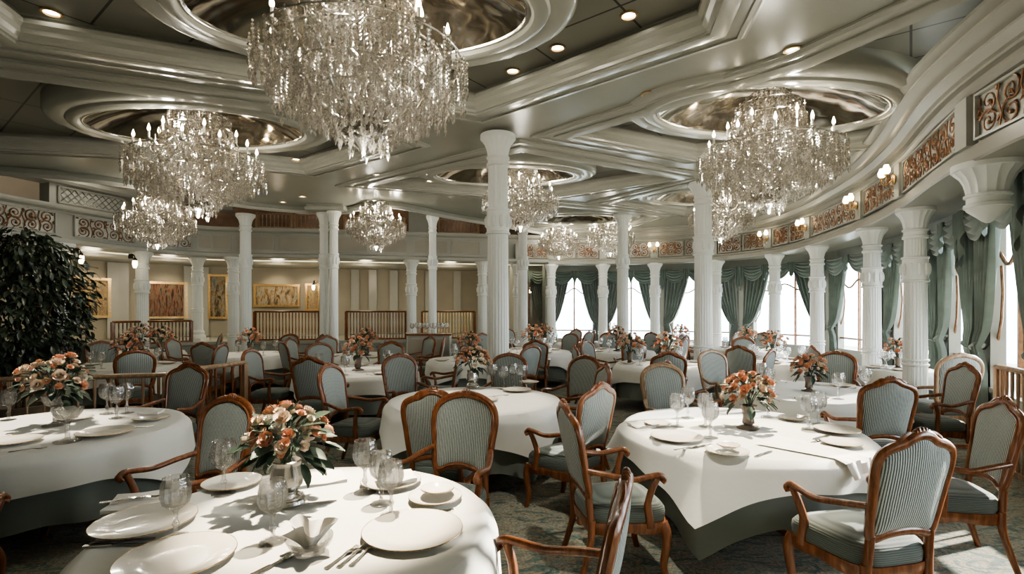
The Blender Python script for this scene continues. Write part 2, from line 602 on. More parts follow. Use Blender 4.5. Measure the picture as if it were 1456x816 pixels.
# oval domes ---------------------------------------------------------
def dome(x, y, a, b, rz, label):
    t = thing('ceiling_dome', label, 'ceiling dome', (x, y, 4.3), rz, 'oval mirrored ceiling domes')
    def ring(prof):
        mb = MB(); n = 72; vs = []; fs = []
        for i in range(n):
            th = 2 * pi * i / n
            for o, z in prof:
                vs.append(((a + o) * cos(th), (b + o) * sin(th), z))
        k = len(prof)
        for i in range(n):
            j = (i + 1) % n
            for q in range(k - 1):
                fs.append((i * k + q, i * k + q + 1, j * k + q + 1, j * k + q))
        mb.add(vs, fs); return mb
    ring([(.40, .22), (.40, .03), (.385, .0), (.36, -.02), (.30, -.045), (.17, -.03), (.15, -.055), (.09, -.075), (.03, -.07), (.0, -.04), (-.02, -.045), (-.03, -.03), (-.03, .06)]).build('moulded_ring', M['mould'], t, 30)
    g = ring([(-.02, -.03), (-.018, -.05), (-.032, -.05), (-.042, -.035), (-.03, -.02)])
    g.build('inner_bead', M['silver'], t)
    mb = MB(); n = 72; vs = [(0, 0, .34)]; fs = []
    K = 10
    for k in range(1, K + 1):
        f = k / K
        for i in range(n):
            th = 2 * pi * i / n
            vs.append((f * (a - .04) * cos(th), f * (b - .04) * sin(th), .37 * (1 - f ** 2.4) - .03))
    for i in range(n):
        j = (i + 1) % n
        fs.append((0, 1 + j, 1 + i))
        for k in range(K - 1):
            fs.append((1 + k * n + i, 1 + k * n + j, 1 + (k + 1) * n + j, 1 + (k + 1) * n + i))
    mb.add(vs, fs)
    mb.build('mirror', M['mirror'], t, 80)
    return t
for d in DOMES: dome(*d)

# ------------------------------------------------------------------ window side: bulkhead, walls
BULK = [(W_, 3.34), (.3, 3.32), (.24, 3.2), (-.2, 3.2), (-.22, 3.22), (-.22, 3.31), (-.18, 3.33), (-.18, 3.38), (-.13, 3.40), (-.13, 3.88), (-.19, 3.89), (-.23, 3.92), (-.23, 3.95), (-.19, 3.96), (-.19, 4.01), (-.25, 4.02), (-.25, 4.05), (-.29, 4.06), (-.32, 4.09), (-.36, 4.13), (-.36, 4.155), (-.41, 4.16), (-.46, 4.18), (-.52, 4.22), (-.52, 4.25), (-.58, 4.255), (-.62, 4.275), (-.62, 4.31)]
struct(sweep(BULK, 0, iA).build('trim_8', M['beam'], smooth=24))

def column_mesh(z0, z1, r, seg=20):
    n = seg * 4
    fl = lambda a, k, z: 1 - .055 * (abs(sin(a * seg / 2)) < .38)
    H = z1 - z0
    base = MB()
    base.box((0, 0, .06), (r * 2.9, r * 2.9, .12))
    base.lathe([(r * 1.42, .12), (r * 1.46, .16), (r * 1.38, .2), (r * 1.18, .23), (r * 1.2, .27), (r * 1.26, .3), (r * 1.1, .34), (r * 1.0, .37)], 32)
    sh = MB()
    def part(a, b, ra, rb):
        sh.lathe([(ra * (1 - .002 * q), a + (b - a) * q / 6) if 0 else (ra + (rb - ra) * q / 6, a + (b - a) * q / 6) for q in range(7)], n, mod=fl)
    part(.36, H - .45, r, r * .86)
    rings = MB()
    for z in (.9, .97, H * .66, H * .66 + .34):
        rr = r * 1.03
        rings.lathe([(rr * .98, z), (rr * 1.06, z + .008), (rr * 1.06, z + .028), (rr * .98, z + .036)], 32)
    za, zb = H * .66 + .04, H * .66 + .34
    rings.lathe([(r * 1.0, za), (r * 1.02, (za + zb) / 2), (r * 1.0, zb)], 32)
    for k in range(10):
        a = 2 * pi * k / 10
        rings.ball((r * 1.0 * cos(a), r * 1.0 * sin(a), (za + zb) / 2), .06, 6, 5, (.6, .6, 1.6))
    cp = MB()
    z = H - .46
    cp.lathe([(r * .88, z), (r * 1.02, z + .01), (r * 1.02, z + .045), (r * .9, z + .055), (r * .9, z + .11), (r * 1.02, z + .12), (r * 1.02, z + .14), (r * .92, z + .15)], 32)
    def flare(a, k, zz): return 1 - .05 * abs(sin(a * 8))
    cp.lathe([(r * .9, z + .15), (r * .95, z + .2), (r * 1.03, z + .26), (r * 1.18, z + .32), (r * 1.42, z + .37), (r * 1.5, z + .39)], 64, mod=flare)
    cp.lathe([(r * 1.5, z + .39), (r * 1.56, z + .40), (r * 1.56, z + .46)], 32)
    return base, sh, rings, cp

def column(x, y, z0, z1, r, label, rz=0):
    t = thing('column', label, 'column', (x, y, z0), rz, 'white fluted columns', 'structure')
    b, s, g, c = column_mesh(z0, z1, r)
    b.build('column_base', M['column'], t, 30)
    s.build('shaft', M['column'], t, 25)
    g.build('band', M['column'], t, 30)
    c.build('capital', M['column'], t, 30)
    return t

COLS_W = [2.6, 5.2, 7.55, 9.4, 12.0, 13.9]
cols = [i * 12 for i in range(2, 13)]
wl = ['white column carrying the near end of the fretwork beam', 'white column at the edge of the tall swagged window', 'white column before the tall swagged curtain, patched with sun',
      'second white column along the curved beam from the tall swagged window', 'third white column along the curved beam from the tall swagged window', 'slim white column between two distant draped windows',
      'slim white column at the bend of the curved window wall', 'slim white column at the far windows behind the inner columns', 'slim white column amid the far draped windows',
      'slim far column beside the last curtain pair', 'slim far column where windows meet the lobby']
for i, lab in list(zip(cols, wl))[2:]:
    column(PATH[i].x, PATH[i].y, 0, 3.215, .155, lab)
b, s, g, c_ = column_mesh(0, 3.215, .19)
t = thing('corbel', 'white carved corbel under the curved beam beside the tall swagged window', 'corbel', (PATH[cols[1]].x, PATH[cols[1]].y, 0))
c_.build('capital', M['column'], t, 30)
m = MB(); m.lathe([(.02, 2.61), (.05, 2.63), (.09, 2.67), (.16, 2.73), (.18, 2.76)], 32); m.build('pendant', M['column'], t, 30)

WO = W_
H0, H1 = .62, 3.02
bays = [(cols[k], cols[k + 1]) for k in range(len(cols) - 1)]
bays = [(1, 12), (12, 24)] + bays
wallmb = MB(); prevQ = off(0, WO)
WIN = []
for bi, (i0, i1) in enumerate(bays):
    A, B = off(i0, WO), off(i1, WO)
    P = A.lerp(B, .14); Q = A.lerp(B, .86)
    wallmb.seg(prevQ, P, 0, 3.36, .14)
    wallmb.seg(P, Q, 0, H0, .14)
    wallmb.seg(P, Q, H1, 3.36, .14)
    prevQ = Q
    WIN.append((P, Q))
wallmb.seg(prevQ, off(cols[-1], WO), 0, 3.36, .14)
struct(wallmb.build('wall_window', M['ivory'], smooth=0))

for bi, (P, Q) in enumerate(WIN):
    c = (P + Q) / 2; d = Q - P; L = d.length; ang = atan2(d.y, d.x)
    w = struct(link('window_%d' % (bi + 1), None, None, (c.x, c.y, 0), ang))
    f = MB(); x = L / 2
    for a, b_ in (((-x, 0), (-x, 1)), ((x, 0), (x, 1))):
        f.box((a[0] * .985, 0, (H0 + H1) / 2), (.07, .16, H1 - H0))
    f.box((0, 0, H0 + .03), (L, .2, .06)); f.box((0, 0, H1 - .03), (L, .16, .06))
    f.build('window_frame', M['ivory'], w, 0)
    g = MB()
    for xx in ((-.0,) if L < 2 else (-L * .17, L * .17)):
        g.box((xx, 0, (H0 + H1) / 2), (.05, .06, H1 - H0))
    pts = [(-x + L * k / 24, 0, 2.40 + .10 * cos(4 * pi * k / 24) - .12 * (k in (0, 24))) for k in range(25)]
    g.tube(pts, .024, 6)
    for sx in (-1, 1):
        g.tube([(sx * x * .97, 0, 1.3), (sx * x * .8, 0, 1.6), (sx * x * .74, 0, 1.95), (sx * x * .8, 0, 2.3)], .018, 6)
    g.box((0, 0, H0 + .34), (L, .05, .045))
    g.build('muntin', M['bronze'], w, 40)
    p = MB(); p.box((0, 0, (H0 + H1) / 2), (L * .98, .012, H1 - H0 - .05))
    p.build('glass_pane', M['pane'], w, 0)

# curtains -------------------------------------------------------------
def drape(w, side, h0=.06, h1=3.06, tie=1.22, wt=.2):
    """pleated drape, top width w, gathered toward the side (-1 / +1) at tie height; local x along the wall, -y into the room"""
    mb = MB()
    def fn(u, v):
        z = h0 + (h1 - h0) * v
        if z > tie:
            q = (z - tie) / (h1 - tie); g = q ** .62
            x0, x1 = (-.02) * (1 - g), wt + (w - wt) * g
        else:
            q = (tie - z) / (tie - h0); g = min(1, q * 1.6)
            x0, x1 = 0, wt + .12 * g ** .7
        x = x0 + (x1 - x0) * u
        amp = .05 * (x1 - x0) / w + .024
        y = -.13 - amp * sin(u * 2 * pi * 6.5 + .8 * sin(v * 4)) - .03 * sin(pi * u) - .05 * math.exp(-((z - tie) / .15) ** 2)
        return (-side * (x - 0), y, z)
    mb.grid(fn, 78, 26)
    return mb
def tieband(side, wt=.2, z=1.22):
    mb = MB()
    pts = []
    for k in range(17):
        a = 2 * pi * k / 16
        pts.append((-side * (wt / 2 + (wt / 2 + .025) * cos(a)), -.15 + .09 * sin(a), z + .06 * cos(a)))
    mb.tube(pts[:-1], .03, 6, .016, closed=True, up=(0, 0, 1))
    return mb
def swag(L, n, z1=3.12, drop=.42):
    out = []
    for s in range(n):
        mb = MB(); x0 = -L / 2 + L * s / n; ww = L / n
        def fn(u, v):
            c = 4 * u * (1 - u)
            zt = z1 - .03 * c
            z = zt - (drop * (c ** .8) + .04) * v
            y = -.29 - .06 * sin(v * pi) * c - .022 * sin(v * 2 * pi * 4.5) * (.3 + c)
            return (x0 + ww * (u + .04 * (u - .5)), y, z)
        mb.grid(fn, 18, 28)
        out.append(mb)
    return out
def cascade(z1=3.12, ln=.75):
    mb = MB()
    def fn(u, v):
        l = ln * (1 - .75 * abs(u - .5) * 2)
        return ((u - .5) * .26, -.33 - .03 * sin(u * 2 * pi * 4), z1 - l * v)
    mb.grid(fn, 40, 8)
    return mb
wn = ['', '', 'the window just outside the near beam column', 'the tall sunny window', 'the window behind the sun-patched column', 'the window behind the second beam column', 'the window behind the third beam column',
      'the first window past the bend', 'the second window past the bend', 'the far window with paired panes', 'the window beside the far paired panes', 'the last far window before the lobby']
for bi, (P, Q) in enumerate(WIN):
    if bi < 2: continue
    c = (P + Q) / 2; d = Q - P; L = d.length; ang = atan2(d.y, d.x)
    # local +x runs from P to Q; the room lies to the left of travel = +y, so turn by pi to get -y into the room
    for side, e, nm in ((-1, Q, 'far'), (1, P, 'near')):
        t = thing('curtain', 'tied-back sage velvet curtain, %s edge of %s' % (nm, wn[bi]), 'curtain', (e.x, e.y, 0), ang + pi, 'sage window curtains')
        u = (d.normalized()) * ((1 if side == -1 else -1) * min(.26, .13 * L))
        t.location.x += u.x; t.location.y += u.y
        wd = min(.80, L * .34) + .26
        drape(wd, -side * -1).build('drape', M['curtain'], t, 60)
        tieband(-side * -1).build('tieback', M['curtain'], t, 60)
    t = thing('swag_valance', 'sage velvet swagged valance across the top of %s' % wn[bi], 'valance', (c.x, c.y, 0), ang + pi, 'swagged valances over the windows')
    n = 2 if L < 1.9 else 3
    LS = L + min(.5, .26 * L)
    for s in swag(LS, n): s.build('swag', M['curtain'], t, 60)
    for k in range(n + 1):
        o = cascade(ln=.8 if k in (0, n) else .5).build('jabot', M['curtain'], t, 60)
        o.location.x = -LS / 2 + LS * k / n

# fretwork panels along the beam -----------------------------------------
def scrolls(w, h, seed, dense=1.0, thick=.011):
    rnd = random.Random(seed)
    mb = MB(); mb.m = 0
    nx = max(2, int(w / .30 * dense))
    for i in range(nx):
        cx = -w / 2 + w * (i + .5) / nx
        for (cz, s) in ((h * .29, 1), (h * .71, -1)):
            r0 = min(w / nx, h / 2) * .56; tw = rnd.choice((-1, 1)); a0 = rnd.uniform(0, 6)
            pts = []
            for k in range(20):
                q = k / 19
                a = a0 + tw * q * 2 * pi * 1.55
                r = r0 * (1 - .82 * q)
                pts.append((cx + r * cos(a), 0, cz + r * sin(a)))
            mb.tube(pts, [thick * (1.1 - .5 * k / 19) for k in range(20)], 5, up=(0, 1, 0))
            mb.ball(pts[-1], thick * 2.2, 6, 4)
            for q in range(3):
                a = rnd.uniform(0, 2 * pi); c2 = (cx + r0 * cos(a), 0, cz + r0 * sin(a))
                e = (c2[0] + .09 * cos(a + .9), 0, min(h - .02, max(.02, c2[2] + .09 * sin(a + .9))))
                mb.tube([c2, ((c2[0] + e[0]) / 2, 0, (c2[2] + e[2]) / 2 + .015), e], [thick * .7, thick * 1.6, thick * .3], 5, up=(0, 1, 0))
        xx = cx - w / nx / 2
        if i: mb.tube([(xx, 0, .01), (xx + .03, 0, h * .33), (xx - .03, 0, h * .66), (xx, 0, h - .01)], thick * .8, 5, up=(0, 1, 0))
    return mb
def fret_panel(A, B, z0, z1, seed, label, group, inset=-.17, dense=1.0, thick=.011):
    d = B - A; L = d.length; ang = atan2(d.y, d.x)
    c = (A + B) / 2
    t = thing('fretwork_panel', label, 'fretwork panel', (c.x, c.y, z0), ang + pi, group)
    h = z1 - z0
    b = MB(); b.box((0, .03, h / 2), (L, .012, h)); b.build('backing', M['bluegrey'], t, 0)
    scrolls(L - .05, h, seed, dense, thick).build('scrollwork', M['bronze'], t, 40)
    f = MB()
    for z in (.012, h - .012): f.box((0, -.005, z), (L, .04, .024))
    for x in (-L / 2 + .012, L / 2 - .012): f.box((x, -.005, h / 2), (.024, .04, h))
    f.build('frame', M['ivory'], t, 0)
    return t
def path_between(i0, i1, o, f0, f1):
    ii = i0 + (i1 - i0) * f0; jj = i0 + (i1 - i0) * f1
    def at(q):
        k = int(q); fr = q - k
        return off(k, o).lerp(off(min(k + 1, NP - 1), o), fr)
    return at(ii), at(jj)
fl = 0
fnames = ['at its near end', 'over the tall swagged window', 'over the sun-patched column bay', 'over the second column bay', 'over the draped windows before the bend', 'at the bend of the window wall', 'over the first far windows', 'over the middle far windows', 'over the last far windows', 'at the lobby end of the beam']
panel_spans = [(cols[k], cols[k + 1]) for k in range(len(cols) - 1)]
for k, (i0, i1) in enumerate(panel_spans):
    for q, (f0, f1) in enumerate(((.07, .93),) if k < 4 else ((.09, .48), (.52, .91))):
        A, B = path_between(i0, i1, -.175, f0, f1)
        far = k > 3
        fret_panel(A, B, 3.41, 3.87, 100 + fl, ('bronze scroll fretwork panel on the curved beam ' + fnames[k]) if k < 4 else 'bronze fretwork panel, %s of the pair %s' % ('nearer' if q == 0 else 'farther', fnames[k]), 'fretwork panels along the curved beam', dense=1.05 if not far else 1.5, thick=.010 if not far else .014)
        fl += 1
# pilaster blocks on the beam above each column
mb = MB()
for i in cols:
    p = off(i, -.17); d = PATH[i + 1] - PATH[i - 1]
    mb.box((p.x, p.y, 3.63), (.24, .12, .5), atan2(d.y, d.x))
struct(mb.build('trim_9', M['ivory'], smooth=0))

# wall sconces -------------------------------------------------------------
def make_sconce():
    t = thing('wall_sconce', '', 'wall lamp')
    b = MB(); b.lathe([(.05, -.02), (.06, 0), (.045, .02)], 12); 
    pl = MB(); pl.ball((0, -.02, 0), .06, 10, 6, (.8, .5, 1.5)); pl.build('back_plate', M['gold'], t)
    for s in (-1, 1):
        a = MB(); a.tube(catmull([(0, -.03, 0), (s * .05, -.10, -.06), (s * .12, -.14, -.02), (s * .12, -.14, .04)], 5), .010, 6)
        a.lathe([(.005, .035), (.035, .05), (.03, .06)], 10, (s * .12, -.14, 0))
        ar = a.build('arm', M['gold'], t)
        g = MB(); g.lathe([(.025, .06), (.05, .09), (.055, .13), (.038, .17), (.03, .20)], 12, (s * .12, -.14, 0)); g.build('glass_shade', M['shade'], t)
    d = MB()
    for s in (-1, 0, 1):
        d.lathe([(.002, -.17), (.014, -.14), (.002, -.09)], 6, (s * .09, -.10, 0))
    d.build('crystal_drop', M['crystal'], t, 0)
    return t
for k, (i, z) in enumerate(((cols[2], 3.66), (cols[3], 3.64), (cols[4], 3.64), (cols[5], 3.64), (cols[7], 3.64), (cols[9], 3.64))):
    p = off(i, -.24); d = PATH[i + 1] - PATH[i - 1]
    place('sconce', make_sconce, 'two-armed glowing wall sconce above ' + wl[cols.index(i)].replace('white ', '', 1), (p.x, p.y, z), atan2(d.y, d.x) + pi, 'sconces on the curved beam')

# ------------------------------------------------------------------ gallery side
iG = iA
GFAS = [(.5, 3.30), (.3, 3.28), (.0, 3.28), (-.12, 3.26), (-.16, 3.30), (-.16, 3.38), (-.10, 3.42), (-.10, 3.46), (-.06, 3.46), (-.06, 3.98), (-.10, 3.98), (-.10, 4.02), (-.18, 4.06), (-.20, 4.10), (-.20, 4.16), (.1, 4.18), (.1, 3.3)]
struct(sweep(GFAS, iG, NP - 1).build('trim_10', M['ivory'], smooth=35))
# soffit under gallery, gallery floor, walls
struct(sweep([(.3, 3.30), (1.0, 3.30), (1.0, 3.42), (1.4, 3.42), (1.4, 3.3), (4.6, 3.3)], iG, NP - 1).build('ceiling', M['ivory'], smooth=0))
struct(sweep([(4.3, .75), (4.3, 3.34)], iG, NP - 1).build('wall_lobby', M['cream'], smooth=60))
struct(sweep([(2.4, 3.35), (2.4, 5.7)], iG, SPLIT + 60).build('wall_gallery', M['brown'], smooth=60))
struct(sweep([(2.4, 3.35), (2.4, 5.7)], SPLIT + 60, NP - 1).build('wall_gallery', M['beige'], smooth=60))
struct(sweep([(4.5, .75), (-.05, .75), (-.05, 0)], iG, NP - 1).build('floor', M['carpet'], smooth=0))
# end partition between windows and lobby
mb = MB(); a = off(cols[-1], WO); b_ = off(iG, 4.5)
mb.seg(off(iG, .3), off(iG, 4.5), 0, 5.6, .12)
mb.seg(off(cols[-1], .5), off(cols[-1], 2.05), 0, 3.36, .1)
struct(mb.build('wall_partition', M['ivory'], smooth=0))
mb = MB(); mb.seg((-18, -3.1), (9, -3.1), 0, 5.7, .1)
struct(mb.build('wall_back', M['cream'], smooth=0))
# cove light strip
struct(sweep([(1.02, 3.40), (1.38, 3.40)], iG + 1, NP - 30).build('trim_11', M['cove'], smooth=0))
# raised wall in front of lobby: white cap and panelled face
LW = sweep([(-.05, 0), (-.07, .1), (-.05, .12), (-.05, .66), (-.09, .70), (-.09, .78), (.12, .78), (.12, .75)], iG, NP - 1)
struct(LW.build('wall_lobby_front', M['ivory'], smooth=35))
# gallery fascia panels
gsec = [(k, k + 12) for k in range(SPLIT + 12, NP - 13, 12)]
def inset_panel(A, B, z0, z1):
    d = B - A; c = (A + B) / 2
    mb = MB(); ang = atan2(d.y, d.x)
    mb.m = 0; mb.box((c.x, c.y, (z0 + z1) / 2), (d.length, .03, z1 - z0), ang)
    mb.m = 1
    for z in (z0, z1): mb.box((c.x, c.y, z), (d.length + .04, .07, .035), ang)
    for q in (A, B): mb.box((q.x, q.y, (z0 + z1) / 2), (.035, .07, z1 - z0), ang)
    return mb
mb = MB()
for n_, (i0, i1) in enumerate(gsec):
    if i0 < SPLIT + 12 * 5:
        for f0, f1 in ((.05, .47), (.53, .95)):
            A, B = path_between(i0, i1, -.065, f0, f1)
            m2 = inset_panel(A, B, 3.52, 3.92); mb.merge(m2, Matrix.Identity(4))
struct(mb.build('trim_12', [M['beige'], M['ivory']], smooth=0))
# left fretwork gallery panels
gl = [('over the column beside the far painting', 5), ('over the column behind the potted tree', 6), ('above the potted tree', 7)]
for nm, q in gl:
    i0 = SPLIT + 12 * q
    if i0 + 12 > NP - 1: break
    A, B = path_between(i0, i0 + 12, -.10, .1, .9)
    fret_panel(A, B, 3.47, 3.97, 300 + q, 'bronze scroll fretwork panel on the gallery front %s' % nm, 'fretwork panels on the gallery front', dense=1.0, thick=.014)
# lattice panels above on the upper gallery
def lattice(A, B, z0, z1, label):
    d = B - A; L = d.length; c = (A + B) / 2; h = z1 - z0
    t = thing('lattice_panel', label, 'lattice panel', (c.x, c.y, z0), atan2(d.y, d.x) + pi, 'lattice panels on the upper gallery')
    b = MB(); b.box((0, .04, h / 2), (L, .02, h)); b.build('backing', M['bluegrey'], t, 0)
    g = MB(); n = int(L / .16)
    for k in range(-3, n + 3):
        for s in (-1, 1):
            x0 = -L / 2 + k * .16; x1 = x0 + s * h
            if s < 0: x0, x1 = x0 + h, x0
            a0 = max(-L / 2, min(L / 2, min(x0, x1))); a1 = max(-L / 2, min(L / 2, max(x0, x1)))
            if a1 - a0 < .02: continue
            za = (a0 - x0) / (x1 - x0) * h; zb = (a1 - x0) / (x1 - x0) * h
            g.tube([(a0, 0, za), (a1, 0, zb)], .012, 4)
    g.build('lattice', M['silver'], t, 30)
    f = MB()
    for z in (0, h): f.tube([(-L / 2, 0, z), (L / 2, 0, z)], .03, 6)
    for x in (-L / 2, L / 2): f.tube([(x, 0, 0), (x, 0, h)], .03, 6)
    f.build('frame', M['ivory'], t)
    return t
i0 = SPLIT + 12 * 5
A = along(84, .02, SPLIT)[0]; B = along(176, .02, SPLIT)[0]
if (B - A).dot(along(130, 0, SPLIT)[1]) < 0: A, B = B, A
lattice(A, B, 4.24, 4.62, 'silver lattice panel on the upper gallery above the fretwork gallery')
struct(sweep([(.3, 4.66), (-.1, 4.68), (-.16, 4.74), (-.1, 4.85), (.3, 4.85)], SPLIT + 12 * 4, NP - 1).build('trim_13', M['ivory']))
# gallery rail: gilt balusters above the parapet
def rail(A, B, z0, z1, label, n, mat=('wood', 'gold'), name='balustrade', th=.035, group=None):
    d = B - A; c = (A + B) / 2; L = d.length
    t = thing(name, label, 'railing', (c.x, c.y, z0), atan2(d.y, d.x), group)
    h = z1 - z0
    r = MB(); r.tube([(-L / 2, 0, h), (L / 2, 0, h)], .045, 8, .03, up=(0, 0, 1)); r.build('handrail', M[mat[0]], t)
    r = MB(); r.box((0, 0, .03), (L, .06, .05)); r.build('bottom_rail', M[mat[0]], t, 0)
    m = MB(); m.lathe([(th * .5, .05), (th * .5, .12), (th * .3, .16), (th * .55, h * .38), (th * .3, h * .62), (th * .5, h * .8), (th * .5, h - .02)], 8)
    me = m.mesh('baluster', M[mat[1]])
    for k in range(n):
        link('baluster', me, t, (-L / 2 + L * (k + .5) / n, 0, 0))
    for x in (-L / 2, L / 2):
        q = MB(); q.box((x, 0, h / 2), (.07, .07, h)); q.build('post', M[mat[0]], t, 0)
    return t
for lab, pa, pb in (('gilt gallery rail seen between two column groups', 420, 470), ('gilt gallery rail in the opening behind the middle chandelier', 490, 575), ('gilt gallery rail under the carved opening edge', 625, 680), ('gilt gallery rail beside the twin columns', 365, 415)):
    A = along(pa, .05, SPLIT)[0]; B = along(pb, .05, SPLIT)[0]
    rail(A, B, 4.18, 4.62, lab, int((B - A).length / .11), ('wood2', 'wood2'), group='gilt gallery rails')
for lab, pa, pb, mat in (('brown wooden balustrade before the wide landscape painting', 362, 455, ('wood', 'wood')), ('long brown wooden balustrade before the lit lobby wall', 492, 578, ('wood', 'wood')), ('low brown balustrade beneath the forest painting', 160, 272, ('wood', 'brown')), ('short balustrade beside the serving station', 600, 675, ('wood', 'gold'))):
    A = along(pa, .02, SPLIT)[0]; B = along(pb, .02, SPLIT)[0]
    rail(A, B, .78, 1.66 if pa > 200 else 1.4, lab, int((B - A).length / .09), mat, group='lobby balustrades')

# gallery-line columns
for px, lab in ((88, 'fluted column half hidden behind the potted tree'), (202, 'fluted column dividing the two paintings near the potted tree'), (332, 'fluted column on the lobby wall just left behind the tall gallery column'),
                (585, 'fluted column at the lobby end of the long balustrade'), (686, 'fluted column just behind the tallest column'), ):
    q = along(px, -.02, SPLIT)
    column(q[0].x, q[0].y, .0 if px < 100 else .0, 3.28, .165, lab.replace('left ', ''))
q = along(281, .5, SPLIT); column(q[0].x, q[0].y, .75, 3.3, .15, 'shorter column standing on the lobby floor past the forest painting')
# tall interior columns
column(-.205, 7.5, 0, 4.26, .165, 'tallest fluted column, in the middle of the room')
column(3.83, 10.3, 0, 4.26, .185, 'thick fluted column lit gold on one side by the windows')
column(-7.1, 13.7, 0, 4.26, .155, 'tall fluted column standing alone before the lobby painting')
column(2.95, 13.7, 0, 4.26, .16, 'slim tall column in front of the far curtains')
column(-4.72, 12.9, 0, 4.15, .115, 'gallery-side shaft of the twin columns')
column(-4.42, 12.75, 0, 4.15, .115, 'window-side shaft of the twin columns')
column(-2.1, 13.6, 0, 4.2, .11, 'thin column with banded ornament beside the serving station')
column(.3, 14.2, 0, 4.26, .14, 'slender column just behind the tallest column on its window side')
mb = MB(); mb.box((-4.57, 12.82, 4.42), (.85, .55, .5)); mb.box((-4.57, 12.82, 4.2), (.95, .65, .08)); mb.box((-4.57, 12.82, 4.29), (.9, .6, .06))
struct(mb.build('trim_14', M['ivory'], smooth=0))

# lobby wall: pictures, pilasters, sconces ---------------------------------
PAINT = [painting('landscape_canvas', 1, [(.02, .02, .02), (.10, .08, .05), (.28, .20, .11), (.38, .32, .22), (.14, .19, .21)], 6, 2),
         painting('forest_canvas', 2, [(.01, .01, .01), (.02, .018, .015), (.17, .055, .03), (.20, .15, .10), (.02, .025, .02)], 9, 1.4),
         painting('garden_canvas', 3, [(.02, .02, .015), (.12, .09, .05), (.42, .32, .16), (.30, .18, .09), (.16, .2, .2)], 8, 2.5)]
def picture(px, z, w, h, mi, label, lit=True, o=4.22):
    q = along(px, o, SPLIT)
    t = thing('painting', label, 'painting', (q[0].x, q[0].y, z), atan2(q[1].y, q[1].x) + pi, 'framed paintings in the lobby')
    c = MB(); c.box((0, 0, 0), (w, .03, h)); c.build('canvas', PAINT[mi], t, 0)
    f = MB()
    for zz in (-h / 2 - .03, h / 2 + .03): f.box((0, -.02, zz), (w + .16, .07, .08))
    for xx in (-w / 2 - .03, w / 2 + .03): f.box((xx, -.02, 0), (.08, .07, h))
    f.build('frame', M['gold'], t, 0)
    if lit:
        L = bpy.data.lights.new('picture_light', 'SPOT'); L.energy = 30; L.color = (1, .78, .5); L.spot_size = 1.5; L.spot_blend = .8; L.shadow_soft_size = .1
        lo = bpy.data.objects.new('picture_light', L); COL.objects.link(lo)
        p = q[0] - q[2] * .9
        lo.location = (p.x, p.y, 3.2)
        v = Vector((q[0].x, q[0].y, z)) - lo.location
        lo.rotation_euler = v.to_track_quat('-Z', 'Y').to_euler()
picture(394, 2.25, 1.5, .72, 0, 'wide framed landscape painting above the lobby balustrade')
picture(236, 2.05, 1.15, 1.15, 1, 'dark framed forest painting between two columns')
picture(128, 2.1, .95, 1.15, 2, 'tall framed painting half hidden by the potted tree')
picture(445, 2.2, .4, .9, 2, 'narrow framed picture beside the wide landscape')
picture(310, 2.2, .5, 1.5, 0, 'tall narrow gilt-edged panel picture by the shorter column', False)
mb = MB()
for px in (160, 175, 268, 290, 340, 470, 505, 530, 560, 610, 650):
    q = along(px, 4.24, SPLIT)
    if q: mb.box((q[0].x, q[0].y, 2.02), (.3, .1, 2.5), atan2(q[1].y, q[1].x))
struct(mb.build('trim_15', M['ivory'], smooth=0))

# gallery piers
mb = MB()
for px in (590, 605): 
    q = along(px, .2, SPLIT); mb.box((q[0].x, q[0].y, 4.9), (.4, .3, 1.5), atan2(q[1].y, q[1].x))
for px in (75, 195): 
    q = along(px, .2, SPLIT); mb.box((q[0].x, q[0].y, 4.9), (.35, .3, 1.5), atan2(q[1].y, q[1].x))
struct(mb.build('trim_16', M['ivory'], smooth=0))

# hanging lanterns below the gallery (dark) and one by the painting
def make_lantern():
    t = thing('wall_lantern', '', 'lantern')
    m = MB(); m.box((0, 0, .02), (.05, .12, .12)); m.tube([(0, 0, 0), (0, -.12, .05), (0, -.16, -.04)], .012, 6); m.lathe([(.07, -.10), (.02, -.03), (.005, -.02)], 8, (0, -.16, 0)); m.build('bracket', M['dark'], t)
    g = MB(); g.lathe([(.035, -.29), (.06, -.2), (.055, -.10)], 8, (0, -.16, 0)); g.build('glass_shade', M['shade'], t)
    return t
for px, o, z, lab in ((108, -.22, 3.1, 'dark lantern under the gallery beside the tree-side column'), (186, -.22, 3.1, 'dark lantern under the gallery by the column dividing the paintings'), (447, 4.1, 2.75, 'lantern glowing over the narrow framed picture'), (945, .0, 0, '')):
    if not lab: continue
    q = along(px, o, SPLIT)
    place('lantern', make_lantern, lab, (q[0].x, q[0].y, z), atan2(q[1].y, q[1].x) + pi, 'lobby lanterns')
